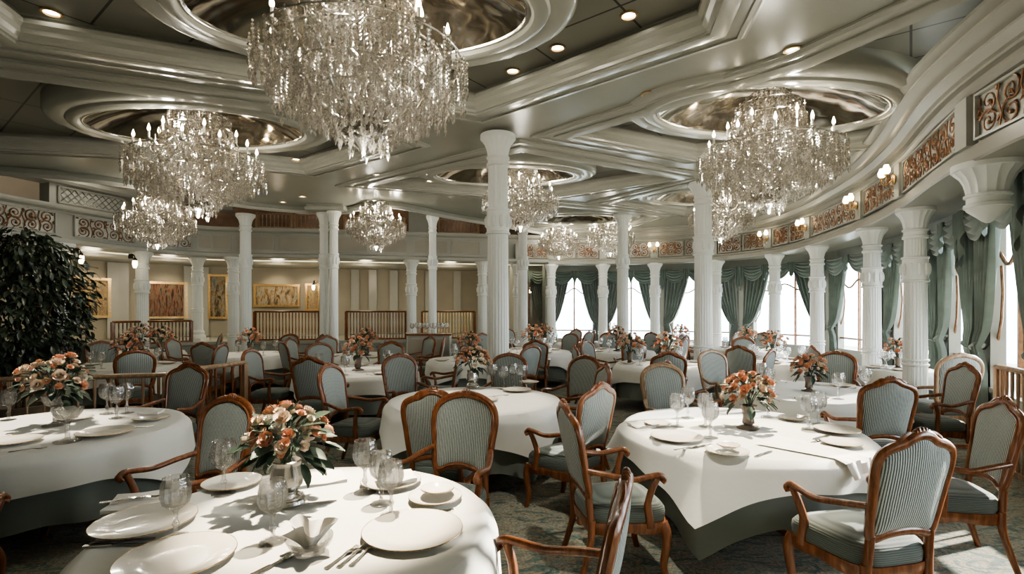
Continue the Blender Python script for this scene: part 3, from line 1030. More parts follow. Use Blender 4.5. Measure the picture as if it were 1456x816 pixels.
# ------------------------------------------------------------------ chandeliers
def bead(mb, x, y, z, r, h):
    mb.add([(x, y, z + h), (x + r, y, z), (x, y + r, z), (x - r, y, z), (x, y - r, z), (x, y, z - h)],
           [(0, 1, 2), (0, 2, 3), (0, 3, 4), (0, 4, 1), (5, 2, 1), (5, 3, 2), (5, 4, 3), (5, 1, 4)])
def strand(L, mb=None, x=0, y=0, z=0, k=1.0):
    mb = mb or MB()
    q = 0
    while q < L - .07 * k:
        r = U(.010, .018) * k
        bead(mb, x + U(-.003, .003), y + U(-.003, .003), z - q - r, r, r * 1.25)
        q += r * 2.3
    bead(mb, x, y, z - L + .02, .018 * k, .055 * k)
    return mb
STR = {}
def make_chandelier(big=True):
    t = thing('chandelier', '', 'chandelier')
    hub = MB()
    hub.lathe([(.005, -.02), (.03, .0), (.05, .04), (.12, .09), (.17, .13), (.175, .145), (.08, .17), (.05, .22), (.09, .30), (.12, .36), (.07, .42), (.035, .5), (.03, .58), (.012, .6), (.012, .66), (.07, .86), (.04, .95), (.012, 1.15), (.012, 1.25), (.06, 1.38), (.03, 1.46), (.012, 1.5), (.012, 1.60)], 16)
    hub.build('stem', M['silver'], t)
    RG = [(.84, .80), (.70, .79), (.55, .63), (.40, .48), (.28, .35), (.17, .23), (.45, 1.02), (.43, 1.22), (.37, 1.40), (.25, 1.53)]
    ln = [(.24, .42), (.32, .46), (.26, .38), (.20, .28), (.14, .20), (.12, .22), (.2, .3), (.2, .28), (.18, .24), (.14, .2)]
    cnt = [120, 96, 80, 60, 44, 28, 88, 84, 76, 56]
    rg = MB()
    for r, z in RG:
        rg.tube([(r * cos(2 * pi * i / 32), r * sin(2 * pi * i / 32), z) for i in range(32)], .008, 5, closed=True, up=(0, 0, 1))
    rg.build('ring', M['silver'], t)
    N = 11 if big else 9
    am = MB()
    am.tube(catmull([(.05, 0, .30), (.22, 0, .26), (.42, 0, .40), (.58, 0, .66), (.70, 0, .72), (.74, 0, .84)], 6), .012, 6)
    am.lathe([(.01, .84), (.045, .85), (.05, .87), (.03, .875)], 10, (.74, 0, 0))
    am.tube(catmull([(.04, 0, .80), (.30, 0, .84), (.48, 0, .92), (.50, 0, 1.06)], 5), .009, 5)
    ame = am.mesh('arm', M['silver'])
    cm = MB(); cm.lathe([(.013, 0), (.013, .09)], 8); cme = cm.mesh('candle', M['candle'])
    fm = MB(); fm.lathe([(.006, .09), (.017, .105), (.019, .125), (.011, .155), (.001, .185)], 8); fme = fm.mesh('flame_bulb', M['bulb'])
    for i in range(N):
        a = 2 * pi * i / N + .2
        link('arm', ame, t, rz=a)
        c = link('candle', cme, t, (.74 * cos(a), .74 * sin(a), .875))
        link('flame_bulb', fme, c)
    for i in range(6):
        a = 2 * pi * i / 6 + .1
        c = link('candle', cme, t, (.50 * cos(a), .50 * sin(a), 1.06))
        link('flame_bulb', fme, c)
    rest = MB(); nind = 0; lim = 100 if big else 40
    if not STR:
        for k in range(8): STR[k] = strand(.18 + .025 * k).mesh('crystal_strand', M['crystal'], 0)
    for k, ((r, z), (l0, l1), n) in enumerate(zip(RG, ln, cnt)):
        for i in range(n):
            a = 2 * pi * (i + U(-.3, .3)) / n; rr = r + U(-.05, .05)
            if k == 0 or (k == 1 and nind < lim):
                if nind < lim:
                    link('crystal_strand', STR[random.randrange(8)], t, (rr * cos(a), rr * sin(a), z + U(-.06, .03)), U(0, 6)); nind += 1
                    continue
            strand(U(l0, l1), rest, rr * cos(a), rr * sin(a), z + U(-.05, .03))
    # swagged bead chains
    for i in range(14):
        a = 2 * pi * i / 14; 
        for (r0, z0, r1, z1, sag) in ((.25, 1.53, .45, 1.05, .0), (.45, 1.05, .84, .82, .08), (.84, .66, .40, .38, .03), (.40, .38, .17, .18, .02)):
            for q in range(14):
                f = q / 13; r = r0 + (r1 - r0) * f; z = z0 + (z1 - z0) * f - sag * 4 * f * (1 - f)
                bead(rest, r * cos(a), r * sin(a), z, .011, .013)
    for i in range(420):
        a = U(0, 2 * pi); z = U(.15, .82); r = U(.1, min(.84, .12 + 1.3 * (z - .1)))
        bead(rest, r * cos(a), r * sin(a), z, U(.012, .024), U(.03, .055))
    for i in range(240):
        a = U(0, 2 * pi); z = U(.85, 1.5); r = U(.05, .46 - .3 * (z - .85))
        bead(rest, r * cos(a), r * sin(a), z, U(.012, .02), U(.03, .05))
    tag(rest.build('crystal_drops', M['crystal'], t, 0), kind='stuff')
    return t
def lamp(name, kind, loc, e, col, size=.1, aim=None, ang=1.0, blend=.5):
    L = bpy.data.lights.new(name, kind); L.energy = e; L.color = col
    if kind in ('POINT', 'SPOT'): L.shadow_soft_size = size
    if kind == 'SPOT': L.spot_size = ang; L.spot_blend = blend
    o = bpy.data.objects.new(name, L); COL.objects.link(o); o.location = loc
    if aim: o.rotation_euler = (Vector(aim) - Vector(loc)).to_track_quat('-Z', 'Y').to_euler()
    return o
WARM = (1, .93, .78)
CH = [(-1.27, 4.4, 3.06, 1.0, 'b', 'largest crystal chandelier, hanging above the front tables'),
      (-4.42, 7.24, 3.03, 1.0, 'b', 'large crystal chandelier on the gallery side, under the second oval dome'),
      (3.30, 6.6, 2.97, .98, 'b', 'large crystal chandelier beside the curved window wall'),
      (.16, 9.7, 3.2, .82, 's', 'crystal chandelier half hidden behind the tallest column'),
      (4.75, 11.7, 3.26, .8, 's', 'crystal chandelier half hidden behind the thick gold-lit column'),
      (-3.25, 12.3, 3.15, .8, 's', 'crystal chandelier hanging before the gallery opening'),
      (-7.45, 10.8, 3.0, .82, 's', 'crystal chandelier hanging below the big gallery-side one, before the fretwork gallery'),
      (2.95, 15.4, 3.33, .82, 's', 'distant crystal chandelier crossed by the slim tall column'),
      (1.45, 15.9, 3.28, .74, 's', 'most distant crystal chandelier, between the tallest column and the far windows')]
for x, y, z, s, k, lab in CH:
    o = place('chandelier_' + k, lambda: make_chandelier(k == 'b'), lab, (x, y, z), U(0, 6), 'crystal chandeliers', s)
    top = z + 1.6 * s
    if y > 12 and x < 0 or x < -7:
        m = MB(); m.tube([(0, 0, 1.6), (0, 0, (5.58 - z) / s)], .012, 6); m.build('chain', M['silver'], o)
    e = 42 if k == 'b' else 24
    for q in range(3):
        a = 2 * pi * q / 3 + .5
        lamp('chandelier_and_fill_lamp', 'POINT', (x + .62 * s * cos(a), y + .62 * s * sin(a), z + 1.02 * s), e / 3, WARM, .06)
    lamp('chandelier_and_fill_lamp', 'POINT', (x, y, z - .12), e * .55, WARM, .12)  # added fill point under the crystals, no bulb hangs here
    lamp('chandelier_and_fill_lamp', 'POINT', (x, y, z + 1.2 * s), e * .22, WARM, .05)
    lamp('chandelier_and_fill_lamp', 'POINT', (x, y, z + .62 * s), e * .18, WARM, .05)

# recessed downlights ----------------------------------------------------
def make_down():
    t = thing('downlight', '', 'ceiling light')
    m = MB(); m.lathe([(.085, .0), (.085, -.012), (.065, -.014), (.058, .01), (.06, .012)], 20, cap=False); m.build('trim_ring', M['gold'], t)
    m = MB(); m.lathe([(.058, .004), (.001, .003)], 20); m.build('lens', M['lens'], t)
    return t
dl = [(73, 17, 4.5, 'in the tiled coffer at the outer corner of the largest dome'), (80, 104, 4.3, 'on the beam beside the gallery-side coffer'), (283, 136, 4.3, 'on the beam between the two gallery-side domes'),
      (894, 21, 4.5, 'first of three on the tiled coffer, next to the beam corner'), (793, 67, 4.5, 'middle of the row of three on the tiled coffer'), (729, 100, 4.5, 'last in the row of three on the tiled coffer'),
      (1127, 70, 4.3, 'on the wide beam near the window-side dome'), (922, 133, 4.3, 'on the wide beam before the thick gold-lit column'), (1262, 82, 4.5, 'on the window-side coffer between dome and beam'),
      (856, 178, 4.5, 'just beside the window-side dome'), (893, 237, 4.3, 'on the beam between the tallest column and the gold-lit column'), (537, 248, 4.3, 'on the beam by the tallest column, first of a pair'),
      (570, 250, 4.3, 'on the beam by the tallest column, second of a pair'), (611, 257, 4.3, 'on the small beam before the gallery opening'), (421, 226, 4.3, 'at the far corner of the gallery-side coffer'),
      (430, 279, 4.3, 'on the far beam before the twin columns'), (402, 287, 4.3, 'on the far beam beside the twin columns'), (1178, 282, 4.3, 'on the ceiling near the second beam column')]
for px, py, z, lab in dl:
    p = pt(px, py, z)
    place('down', make_down, 'recessed round downlight ' + lab, (p.x, p.y, z - (.004 if z < 4.4 else .004)), 0, 'recessed downlights')

p = pt(310, 74, 4.5)
t = thing('smoke_detector', 'small round smoke detector on the tiled coffer beside the largest dome', 'smoke detector', (p.x, p.y, 4.5))
m = MB(); m.lathe([(.10, -.001), (.10, -.02), (.085, -.03), (.06, -.032)], 24); m.build('base_disc', M['ceil'], t, 30)
m = MB(); m.lathe([(.05, -.03), (.05, -.05), (.03, -.062), (.005, -.064)], 20); m.build('sensor_cap', M['silver'], t, 30)
# ------------------------------------------------------------------ chairs
def chair_parts(variant):
    """French-style open armchair; origin on the floor below the seat, +y is the way the sitter faces"""
    P = {}
    if variant == 0:      # shouldered crest
        half = [(0, .575), (.10, .565), (.185, .545), (.208, .62), (.222, .78), (.236, .92), (.222, .995), (.175, 1.03), (.10, 1.055), (.05, 1.085), (0, 1.095)]
    else:                 # rounded top
        half = [(0, .60), (.10, .585), (.185, .555), (.208, .62), (.225, .78), (.240, .90), (.228, .985), (.185, 1.04), (.12, 1.075), (.05, 1.093), (0, 1.097)]
    def bk(x, z): return Vector((x, -.245 - (z - .45) * .20 + .25 * x * x, z))
    loop = half + [(-x, z) for x, z in reversed(half[1:-1])]
    L = catmull([bk(x, z) for x, z in loop], 4, True)
    n = len(L)
    f = MB()
    f.tube(L, .027, 8, .021, closed=True, up=(0, 1, .2))
    f.tube([p + Vector((0, .018, .0)) + (Vector((0, -.25, .8)) - p).normalized() * .012 for p in L], .009, 6, closed=True, up=(0, 1, .2))
    top = bk(0, 1.10)
    for k in range(-2, 3):     # carved shell on the crest
        a = k * .5
        f.ball((top.x + .034 * sin(a) * 1.3, top.y + .006, top.z - .012 + .026 * cos(a)), .017, 6, 5, (.7, 1.1, 1.4))
    for s in (-1, 1):
        f.tube(catmull([(s * .02, top.y + .012, top.z - .012), (s * .07, top.y + .012, top.z + .002), (s * .12, top.y + .01, top.z - .022), (s * .16, bk(0, 1.05).y + .015, 1.052 if variant else 1.035)], 4), .010, 6, .012)
        st = [bk(s * .190, .56), Vector((s * .195, -.250, .46)), Vector((s * .20, -.243, .36))]
        f.tube(st, .024, 8, .022)
    P['back_frame'] = f
    c = MB()
    cen = Vector((0, bk(0, .82).y, .815))
    def ringp(t, side):
        out = []
        for p in L:
            q = cen + (p - cen) * (t * .93)
            q.y = bk(q.x, q.z).y + side * (.008 + .030 * sqrt(max(0, 1 - t * t)))
            out.append(q)
        return out
    for side in (1, -1):
        rings = [ringp(t, side) for t in (1.0, .97, .88, .7, .45, .2)]
        vs = [p for r in rings for p in r] + [Vector((0, bk(0, .815).y + side * .038, .815))]
        fs = []
        for k in range(len(rings) - 1):
            for i in range(n):
                j = (i + 1) % n
                q = (k * n + i, k * n + j, (k + 1) * n + j, (k + 1) * n + i)
                fs.append(q if side > 0 else q[::-1])
        b0 = (len(rings) - 1) * n
        for i in range(n): fs.append((b0 + i, b0 + (i + 1) % n, len(vs) - 1) if side > 0 else (b0 + (i + 1) % n, b0 + i, len(vs) - 1))
        c.add(vs, fs)
    P['back_cushion'] = c
    s_ = MB()
    def so(a, k):            # rounded trapezoid outline of the seat
        e = 5.0
        ca, sa = cos(a), sin(a)
        r = 1 / (abs(ca) ** e + abs(sa) ** e) ** (1 / e)
        x, y = r * ca * k, r * sa * k
        return x * (.252 + .028 * y), y * .255
    prof = [(.97, .375), (1.0, .39), (1.015, .43), (1.0, .462), (.95, .482), (.8, .497), (.5, .508), (.2, .512)]
    m = 40; vs = []; fs = []
    for k, z in prof:
        for i in range(m):
            x, y = so(2 * pi * i / m, k); vs.append((x, y, z))
    vs.append((0, 0, .513))
    for k in range(len(prof) - 1):
        for i in range(m):
            j = (i + 1) % m; fs.append((k * m + i, k * m + j, (k + 1) * m + j, (k + 1) * m + i))
    b0 = (len(prof) - 1) * m
    for i in range(m): fs.append((b0 + i, b0 + (i + 1) % m, len(vs) - 1))
    fs.append(tuple(range(m - 1, -1, -1)))
    s_.add(vs, fs)
    P['seat'] = s_
    r_ = MB()
    vs = []; fs = []
    rp = [(.96, .385), (1.03, .385), (1.04, .37), (1.03, .345), (1.0, .325), (.94, .325)]
    for k, z in rp:
        for i in range(m):
            a = 2 * pi * i / m
            x, y = so(a, k); vs.append((x, y, z - (.018 * abs(sin(2 * a)) if z < .33 else 0)))
    for k in range(len(rp)):
        k2 = (k + 1) % len(rp)
        for i in range(m):
            j = (i + 1) % m; fs.append((k * m + i, k2 * m + i, k2 * m + j, k * m + j))
    r_.add(vs, fs)
    P['seat_rail'] = r_
    for s, nm in ((-1, 'arm_l'), (1, 'arm_r')):
        a = MB()
        z0 = .70
        a.tube(catmull([bk(s * .222, z0 + .02) + Vector((0, .01, 0)), (s * .262, -.16, z0 + .0), (s * .296, -.02, z0 - .025), (s * .302, .10, z0 - .01), (s * .300, .165, z0 - .004), (s * .298, .195, z0 - .03), (s * .297, .18, z0 - .05)], 5), [.020] * 24 + [.026] * 7, 8, .019)
        a.tube(catmull([(s * .300, .15, z0 - .02), (s * .285, .12, z0 - .10), (s * .262, .105, z0 - .20), (s * .268, .115, z0 - .29), (s * .268, .12, .36)], 5), [.022] * 10 + [.026] * 11, 8)
        P[nm] = a
    for s in (-1, 1):
        l = MB()
        l.tube(catmull([(s * .235, .215, .375), (s * .252, .235, .31), (s * .248, .235, .22), (s * .238, .222, .10), (s * .246, .238, .03), (s * .250, .246, .0)], 5), [.036 - .014 * min(1, k / 18) for k in range(26)], 8)
        P['fl%d' % s] = l
        l = MB()
        l.tube(catmull([(s * .200, -.24, .40), (s * .203, -.245, .28), (s * .21, -.28, .14), (s * .218, -.325, .0)], 6), [.027 - .008 * k / 18 for k in range(19)], 8)
        P['rl%d' % s] = l
    return P
CHM = {}
def make_chair(variant, wk):
    t = thing('dining_armchair', '', 'chair')
    key = (variant, wk)
    P = chair_parts(variant)
    for nm, mat in (('back_frame', wk), ('back_cushion', 'stripe'), ('seat', 'seatfab'), ('seat_rail', wk), ('arm_l', wk), ('arm_r', wk), ('fl-1', wk), ('fl1', wk), ('rl-1', wk), ('rl1', wk)):
        name = 'arm' if nm.startswith('arm') else 'leg' if nm[1] == 'l' else nm
        P[nm].build(name, M[mat], t, 50)
    return t
CHAIRS = []
def chair(x, y, fx, fy, label, group, variant=0, wk='wood', sc=1.0):
    """stand an armchair at x, y facing the direction fx, fy"""
    rz = atan2(fy, fx) - pi / 2
    CHAIRS.append((x, y))
    return place('chair%d%s' % (variant, wk), lambda: make_chair(variant, wk), label, (x, y, 0), rz, group, sc)

# ------------------------------------------------------------------ tables
def cloth_mesh(Rt, zt, square, seed, nfold=9, amp=.03, drops=(.24, .42), rot=0, flare=.2):
    rnd = random.Random(seed)
    ph = [rnd.uniform(0, 6.28) for _ in range(4)]
    N = 144; K = 12
    vs = [(0, 0, zt)]; fs = []
    rad = [Rt * .35, Rt * .7, Rt * .96]
    for r in rad:
        for i in range(N):
            a = 2 * pi * i / N; vs.append((r * cos(a), r * sin(a), zt))
    for k in range(K + 1):
        t = k / K
        for i in range(N):
            a = 2 * pi * i / N
            cx = (1 - abs(((a - rot) / (pi / 2)) % 1 - .5) * 2) ** 2.6      # 1 at the four corners
            Ld = drops[0] + (drops[1] - drops[0]) * cx + .012 * sin(5 * a + ph[0])
            d = Ld * t
            fold = (sin(nfold * a + ph[2]) * .65 + .5 * sin((nfold * 1.0 + 5) * a + ph[3])) * amp * (min(1, d / .3) if square else min(1, max(0, d - .2) / .25))
            r = Rt + (.045 * min(1, t * 5) if square else .004) + fold + flare * cx * t ** 1.3 + (.02 * t if square else 0)
            z = zt - d + (.012 if k == 0 else 0) * 0
            if k == 0: r = Rt; 
            vs.append((r * cos(a), r * sin(a), z - (.006 if k == 1 else 0)))
    rows = len(rad) + K + 1
    for i in range(N):
        fs.append((0, 1 + i, 1 + (i + 1) % N))
    for k in range(rows - 1):
        for i in range(N):
            j = (i + 1) % N
            fs.append((1 + k * N + i, 1 + (k + 1) * N + i, 1 + (k + 1) * N + j, 1 + k * N + j))
    mb = MB(); mb.add(vs, fs)
    return mb
ZT = .75
def table(x, y, Rt, desc, seed, rot=0, drops=(.25, .44), ud=(.52, .62), fl=(.07, .05)):
    t = thing('round_table', 'round pedestal table under cloths, ' + desc, 'table', (x, y, 0), 0, 'round dining tables')
    m = MB(); m.lathe([(Rt - .05, .70), (Rt - .03, .715), (Rt - .03, .735), (Rt - .05, .743)], 48); m.build('tabletop', M['wood'], t)
    m = MB(); m.lathe([(.10, .05), (.07, .12), (.06, .4), (.09, .6), (.2, .7)], 16); m.build('pedestal', M['wood'], t)
    for k in range(4):
        a = pi / 2 * k + .6
        f = MB(); f.tube([(.05 * cos(a), .05 * sin(a), .14), (.25 * cos(a), .25 * sin(a), .08), (.42 * cos(a), .42 * sin(a), .02)], [.04, .035, .02], 8); f.build('foot', M['wood'], t)
    u = cloth_mesh(Rt - .006, ZT, False, seed + 50, 11, .03, ud, rot, fl[1]).build('tablecloth', M['under'], None, 60, (x, y, -.004))
    tag(u, 'sage green undercloth below the white cloth, ' + desc, 'tablecloth', 'sage undercloths')
    c = cloth_mesh(Rt + .012, ZT + .004, True, seed, 10, .026, drops, rot, fl[0]).build('tablecloth', M['cloth'], None, 60, (x, y, 0))
    tag(c, 'white linen tablecloth in soft folds, ' + desc, 'tablecloth', 'white tablecloths')
ZS = ZT + .006

# ------------------------------------------------------------------ tableware
def make_plate():
    t = thing('dinner_plate', '', 'plate')
    m = MB(); m.lathe([(.02, .003), (.55, .003), (.60, .006), (.72, .014), (1.0, .030), (1.0, .036), (.74, .022), (.62, .013), (.5, .010), (.01, .010)], 40)
    m.v = [(x, y, z * .75) for x, y, z in m.v]
    m.build('dish', M['china'], t, 30)
    g = MB(); g.tube([(.995 * cos(2 * pi * i / 48), .995 * sin(2 * pi * i / 48), .025) for i in range(48)], .008, 5, .003, closed=True, up=(0, 0, 1)); g.build('gilt_rim', M['gold'], t)
    return t
def plate(x, y, r, label, z=ZS, group='ivory plates'):
    o = place('plate', make_plate, label, (x, y, z), U(0, 6), group)
    o.scale = (r, r, 1)
    return o
def make_goblet():
    t = thing('wine_goblet', '', 'glass')
    cut = lambda a, k, z: 1 + .045 * cos(12 * a) if .125 < z < .215 else 1
    m = MB(); m.lathe([(.001, .112), (.018, .116), (.034, .135), (.041, .165), (.040, .20), (.035, .238), (.033, .238), (.037, .20), (.038, .165), (.031, .139), (.014, .120), (.001, .117)], 24, mod=cut, cap=False)
    m.build('bowl', M['glass'], t, 20)
    s = MB(); s.lathe([(.038, 0), (.038, .003), (.014, .008), (.007, .014), (.006, .04), (.011, .055), (.006, .07), (.006, .10), (.012, .112)], 12); s.build('stem', M['glass'], t, 20)
    return t
def goblet(x, y, label, s=1.0, group='cut crystal goblets', z=ZS):
    return place('goblet', make_goblet, label, (x, y, z), U(0, 6), group, (1.42 * s, 1.42 * s, 1.08 * s))
def flat(profile, th=.0025):
    """cutlery: (y, half width, height) stations along local y"""
    m = MB(); vs = []; fs = []
    for y, w, z in profile:
        vs += [(-w, y, z), (w, y, z), (w, y, z + th), (-w, y, z + th)]
    k = len(profile)
    for i in range(k - 1):
        for a in range(4):
            b = (a + 1) % 4
            fs.append((i * 4 + a, i * 4 + b, (i + 1) * 4 + b, (i + 1) * 4 + a))
    fs.append((3, 2, 1, 0)); e = (k - 1) * 4; fs.append((e, e + 1, e + 2, e + 3))
    m.add(vs, fs); return m
HANDLE = [(-.10, .009, .001), (-.095, .011, .001), (-.06, .007, .002), (0, .004, .006), (.02, .0045, .008)]
def make_fork():
    t = thing('fork', '', 'cutlery')
    m = flat(HANDLE + [(.035, .012, .006), (.05, .0135, .003)])
    m.build('handle', M['silver'], t, 30)
    m = MB()
    for k in range(4):
        x = -.0105 + .007 * k
        m.tube([(x, .045, .005), (x, .07, .003), (x, .098, .008)], [.0022, .002, .0012], 5)
    m.build('tines', M['silver'], t, 30)
    return t
def make_knife():
    t = thing('table_knife', '', 'cutlery')
    flat([(-.11, .008, .001), (-.10, .010, .001), (-.03, .007, .003), (.0, .006, .004)], .006).build('handle', M['silver'], t, 30)
    flat([(0, .007, .005), (.03, .010, .004), (.09, .011, .003), (.125, .006, .002), (.13, .001, .002)], .0015).build('blade', M['silver'], t, 30)
    return t
def make_spoon():
    t = thing('spoon', '', 'cutlery')
    flat(HANDLE).build('handle', M['silver'], t, 30)
    m = MB(); m.ball((0, .05, .006), .02, 10, 6, (.85, 1.6, .3)); m.build('bowl', M['silver'], t)
    return t
def cut(kind, x, y, rz, label, z=ZS, s=1.0):
    return place(kind, {'fork': make_fork, 'knife': make_knife, 'spoon': make_spoon}[kind], label, (x, y, z), rz, 'silver cutlery', s)
def napkin(w, h, seed):
    rnd = random.Random(seed); p = rnd.uniform(0, 6)
    m = MB()
    def top(u, v):
        return ((u - .5) * w, (v - .5) * h, .014 + .006 * sin(u * 7 + p) * sin(v * 5 + p) + .008 * (v > .5))
    m.grid(top, 14, 14)
    def bot(u, v): return ((u - .5) * w * 1.0, (v - .5) * h, .001)
    m.grid(lambda u, v: bot(1 - u, v), 14, 14)
    for s in (0, 1):
        m.grid(lambda u, v: tuple(Vector(top(u, s)) * v + Vector(bot(u, s)) * (1 - v)), 14, 1)
        m.grid(lambda u, v: tuple(Vector(top(s, u)) * v + Vector(bot(s, u)) * (1 - v)), 14, 1)
    return m
def lay_napkin(x, y, rz, label, w=.2, h=.2, seed=1, z=ZS):
    o = napkin(w, h, seed).build('napkin', M['napkin'], None, 50, (x, y, z), rz)
    return tag(o, label, 'napkin', 'folded linen napkins')

# flowers ------------------------------------------------------------------
def bloom(kind):
    m = MB(); rnd = random.Random(kind)
    for layer, (n, tilt, r, w) in enumerate(((7, .35, .042, .026), (6, .75, .036, .024), (5, 1.15, .026, .018))):
        for i in range(n):
            a = 2 * pi * i / n + layer * .5 + rnd.uniform(-.15, .15)
            def fn(u, v):
                d = r * v; ww = w * (sin(pi * min(.999, .12 + v * .86)) ** .6) * (u - .5) * 2
                lift = d * sin(tilt) + .010 * v * v - .006 * (abs(u - .5) * 2) ** 2 * -1
                x = d * cos(tilt) + .003; 
                return (x * cos(a) - ww * sin(a), x * sin(a) + ww * cos(a), lift + .004 * layer)
            m.grid(fn, 3, 3)
    m.ball((0, 0, .018), .011, 6, 4)
    return m
def leafm():
    m = MB()
    def fn(u, v):
        w = .022 * sin(pi * min(.98, v * .95 + .03)) ** .8
        return ((u - .5) * 2 * w, v * .10, -.03 * v * v + .006 * abs(u - .5) * 2)
    m.grid(fn, 2, 5)
    return m
BL = {}
def bl(k):
    if not BL:
        for kk, mat in (('coral', 'coral'), ('peach', 'peach'), ('rose', 'rose')):
            BL[kk] = bloom(hash(kk) % 97 if 0 else {'coral': 3, 'peach': 5, 'rose': 8}[kk]).mesh('bloom', M[mat], 80)
        BL['leaf'] = leafm().mesh('leaf', M['leaf'], 80)
    return BL[k]
def vase(kind, t):
    m = MB()
    if kind == 'urn':
        b = MB(); b.lathe([(.085, 0), (.09, .012), (.085, .024), (.07, .03), (.072, .042), (.055, .055), (.04, .062)], 24); b.build('foot', M['silver'], t, 30)
        m.lathe([(.04, .06), (.055, .075), (.075, .10), (.078, .15), (.066, .19), (.07, .215), (.062, .22)], 24, mod=lambda a, k, z: 1 + .03 * cos(10 * a)); m.build('vase', M['silver'], t, 30); return .21
    if kind == 'smoke':
        b = MB(); b.lathe([(.085, 0), (.09, .008), (.06, .02), (.035, .03)], 20, mod=lambda a, k, z: 1 + .06 * cos(4 * a)); b.build('foot', M['smoke'], t, 30)
        m.lathe([(.03, .03), (.048, .05), (.042, .10), (.05, .15), (.068, .19), (.064, .19), (.045, .15)], 20, mod=lambda a, k, z: 1 + .04 * cos(8 * a)); m.build('vase', M['smoke'], t, 30); return .18
    b = MB(); b.lathe([(.075, 0), (.078, .008), (.03, .02), (.014, .03), (.013, .12), (.025, .14)], 16); b.build('foot', M['glass'], t, 30)
    m.lathe([(.02, .14), (.05, .155), (.075, .19), (.085, .225), (.08, .225), (.068, .19), (.045, .16), (.01, .15)], 20, cap=False, mod=lambda a, k, z: 1 + .05 * cos(10 * a)); m.build('vase', M['glass'], t, 30); return .21
def make_flowers(kind, nf, nl, rad, seed):
    rnd = random.Random(seed)
    t = thing('flower_arrangement', '', 'flowers')
    z0 = vase(kind, t)
    st = MB()
    for i in range(14):
        a = rnd.uniform(0, 6.28); r = rnd.uniform(.2, .9) * rad
        st.tube([(0, 0, z0 - .04), (r * .4 * cos(a), r * .4 * sin(a), z0 + .08), (r * cos(a), r * sin(a), z0 + .06 + rad * .8)], .004, 4)
    st.build('stems', M['leaf'], t)
    cz = z0 + rad * .55
    fi = MB()
    for i in range(26):   # inner greenery filling
        a = rnd.uniform(0, 6.28); ph = rnd.uniform(-.2, 1.5); r = rad * rnd.uniform(.35, .75)
        M4 = Matrix.Translation((r * cos(a) * cos(ph), r * sin(a) * cos(ph), cz + r * sin(ph))) @ Matrix.Rotation(a - pi / 2, 4, 'Z') @ Matrix.Rotation(ph, 4, 'X') @ Matrix.Scale(.9, 4)
        fi.merge(leafm(), M4)
    tag(fi.build('greenery', M['leaf'], t, 80), kind='stuff')
    for i in range(nf):
        ga = i * 2.39996; q = (i + .5) / nf
        ph = math.asin(min(.99, 1 - q * 1.12 if q < .9 else -.1)); a = ga + rnd.uniform(-.3, .3)
        r = rad * rnd.uniform(.82, 1.12)
        o = link('flower', bl(rnd.choices(('coral', 'peach', 'rose'), (6, 4, 1))[0]), t, (r * cos(a) * cos(ph), r * sin(a) * cos(ph), cz + r * .95 * sin(ph)))
        o.rotation_euler = Vector((cos(a) * cos(ph), sin(a) * cos(ph), sin(ph) + .25)).to_track_quat('Z', 'Y').to_euler()
        s = rnd.uniform(.5, 1.05) * (rad / .2) ** .3; o.scale = (s, s, s)
    for i in range(nl):
        a = rnd.uniform(0, 6.28); ph = rnd.uniform(-.6, .9); r = rad * rnd.uniform(.7, .95)
        o = link('leaf', bl('leaf'), t, (r * cos(a) * cos(ph) * .85, r * sin(a) * cos(ph) * .85, cz - .02 + r * sin(ph) * .9))
        o.rotation_euler = (ph * .9 - .1, rnd.uniform(-.5, .5), a - pi / 2)
        s = rnd.uniform(.8, 1.5); o.scale = (s, s, s)
    return t
def flowers(x, y, key, label, z=ZS, s=1.0):
    kind, nf, nl, rad, seed = {'front': ('urn', 46, 60, .175, 4), 'glass': ('crystal', 44, 50, .19, 9), 'smoke': ('smoke', 48, 40, .17, 13), 'far': ('smoke', 26, 14, .19, 21), 'mid': ('urn', 40, 30, .19, 31)}[key]
    return place('flow_' + key, lambda: make_flowers(kind, nf, nl, rad, seed), label, (x, y, z), U(0, 6) if key == 'far' else 0, 'coral flower arrangements', s)
# ------------------------------------------------------------------ dining room layout
SIDE = {0: 'window side', 45: 'far window side', 90: 'far side', 135: 'far gallery side', 180: 'gallery side', 225: 'near gallery side', 270: 'near side', 315: 'near window side'}
COLPOS = [(o.location.x, o.location.y) for o in scn.objects if o.name.startswith('column') and o.parent is None]
def ring(x, y, Rt, sides, name, variants=(0, 1), extra=.40, wk='wood'):
    for s in sides:
        a = math.radians(s + U(-6, 6)); r = Rt + extra + U(0, .06)
        cx, cy = x + r * cos(a), y + r * sin(a)
        a2 = a + U(-.08, .08)
        v = random.choice(variants)
        if any(hypot(cx - p, cy - q) < .72 for p, q in CHAIRS): continue
        if any(hypot(cx - p, cy - q) < .56 for p, q in COLPOS): continue
        if any(hypot(cx - t[0], cy - t[1]) < t[2] + .37 for t in T.values()): continue
        chair(cx, cy, -cos(a2), -sin(a2), 'sage ribbed armchair, %s of %s' % (SIDE[s], name), 'armchairs round ' + name, v, wk)

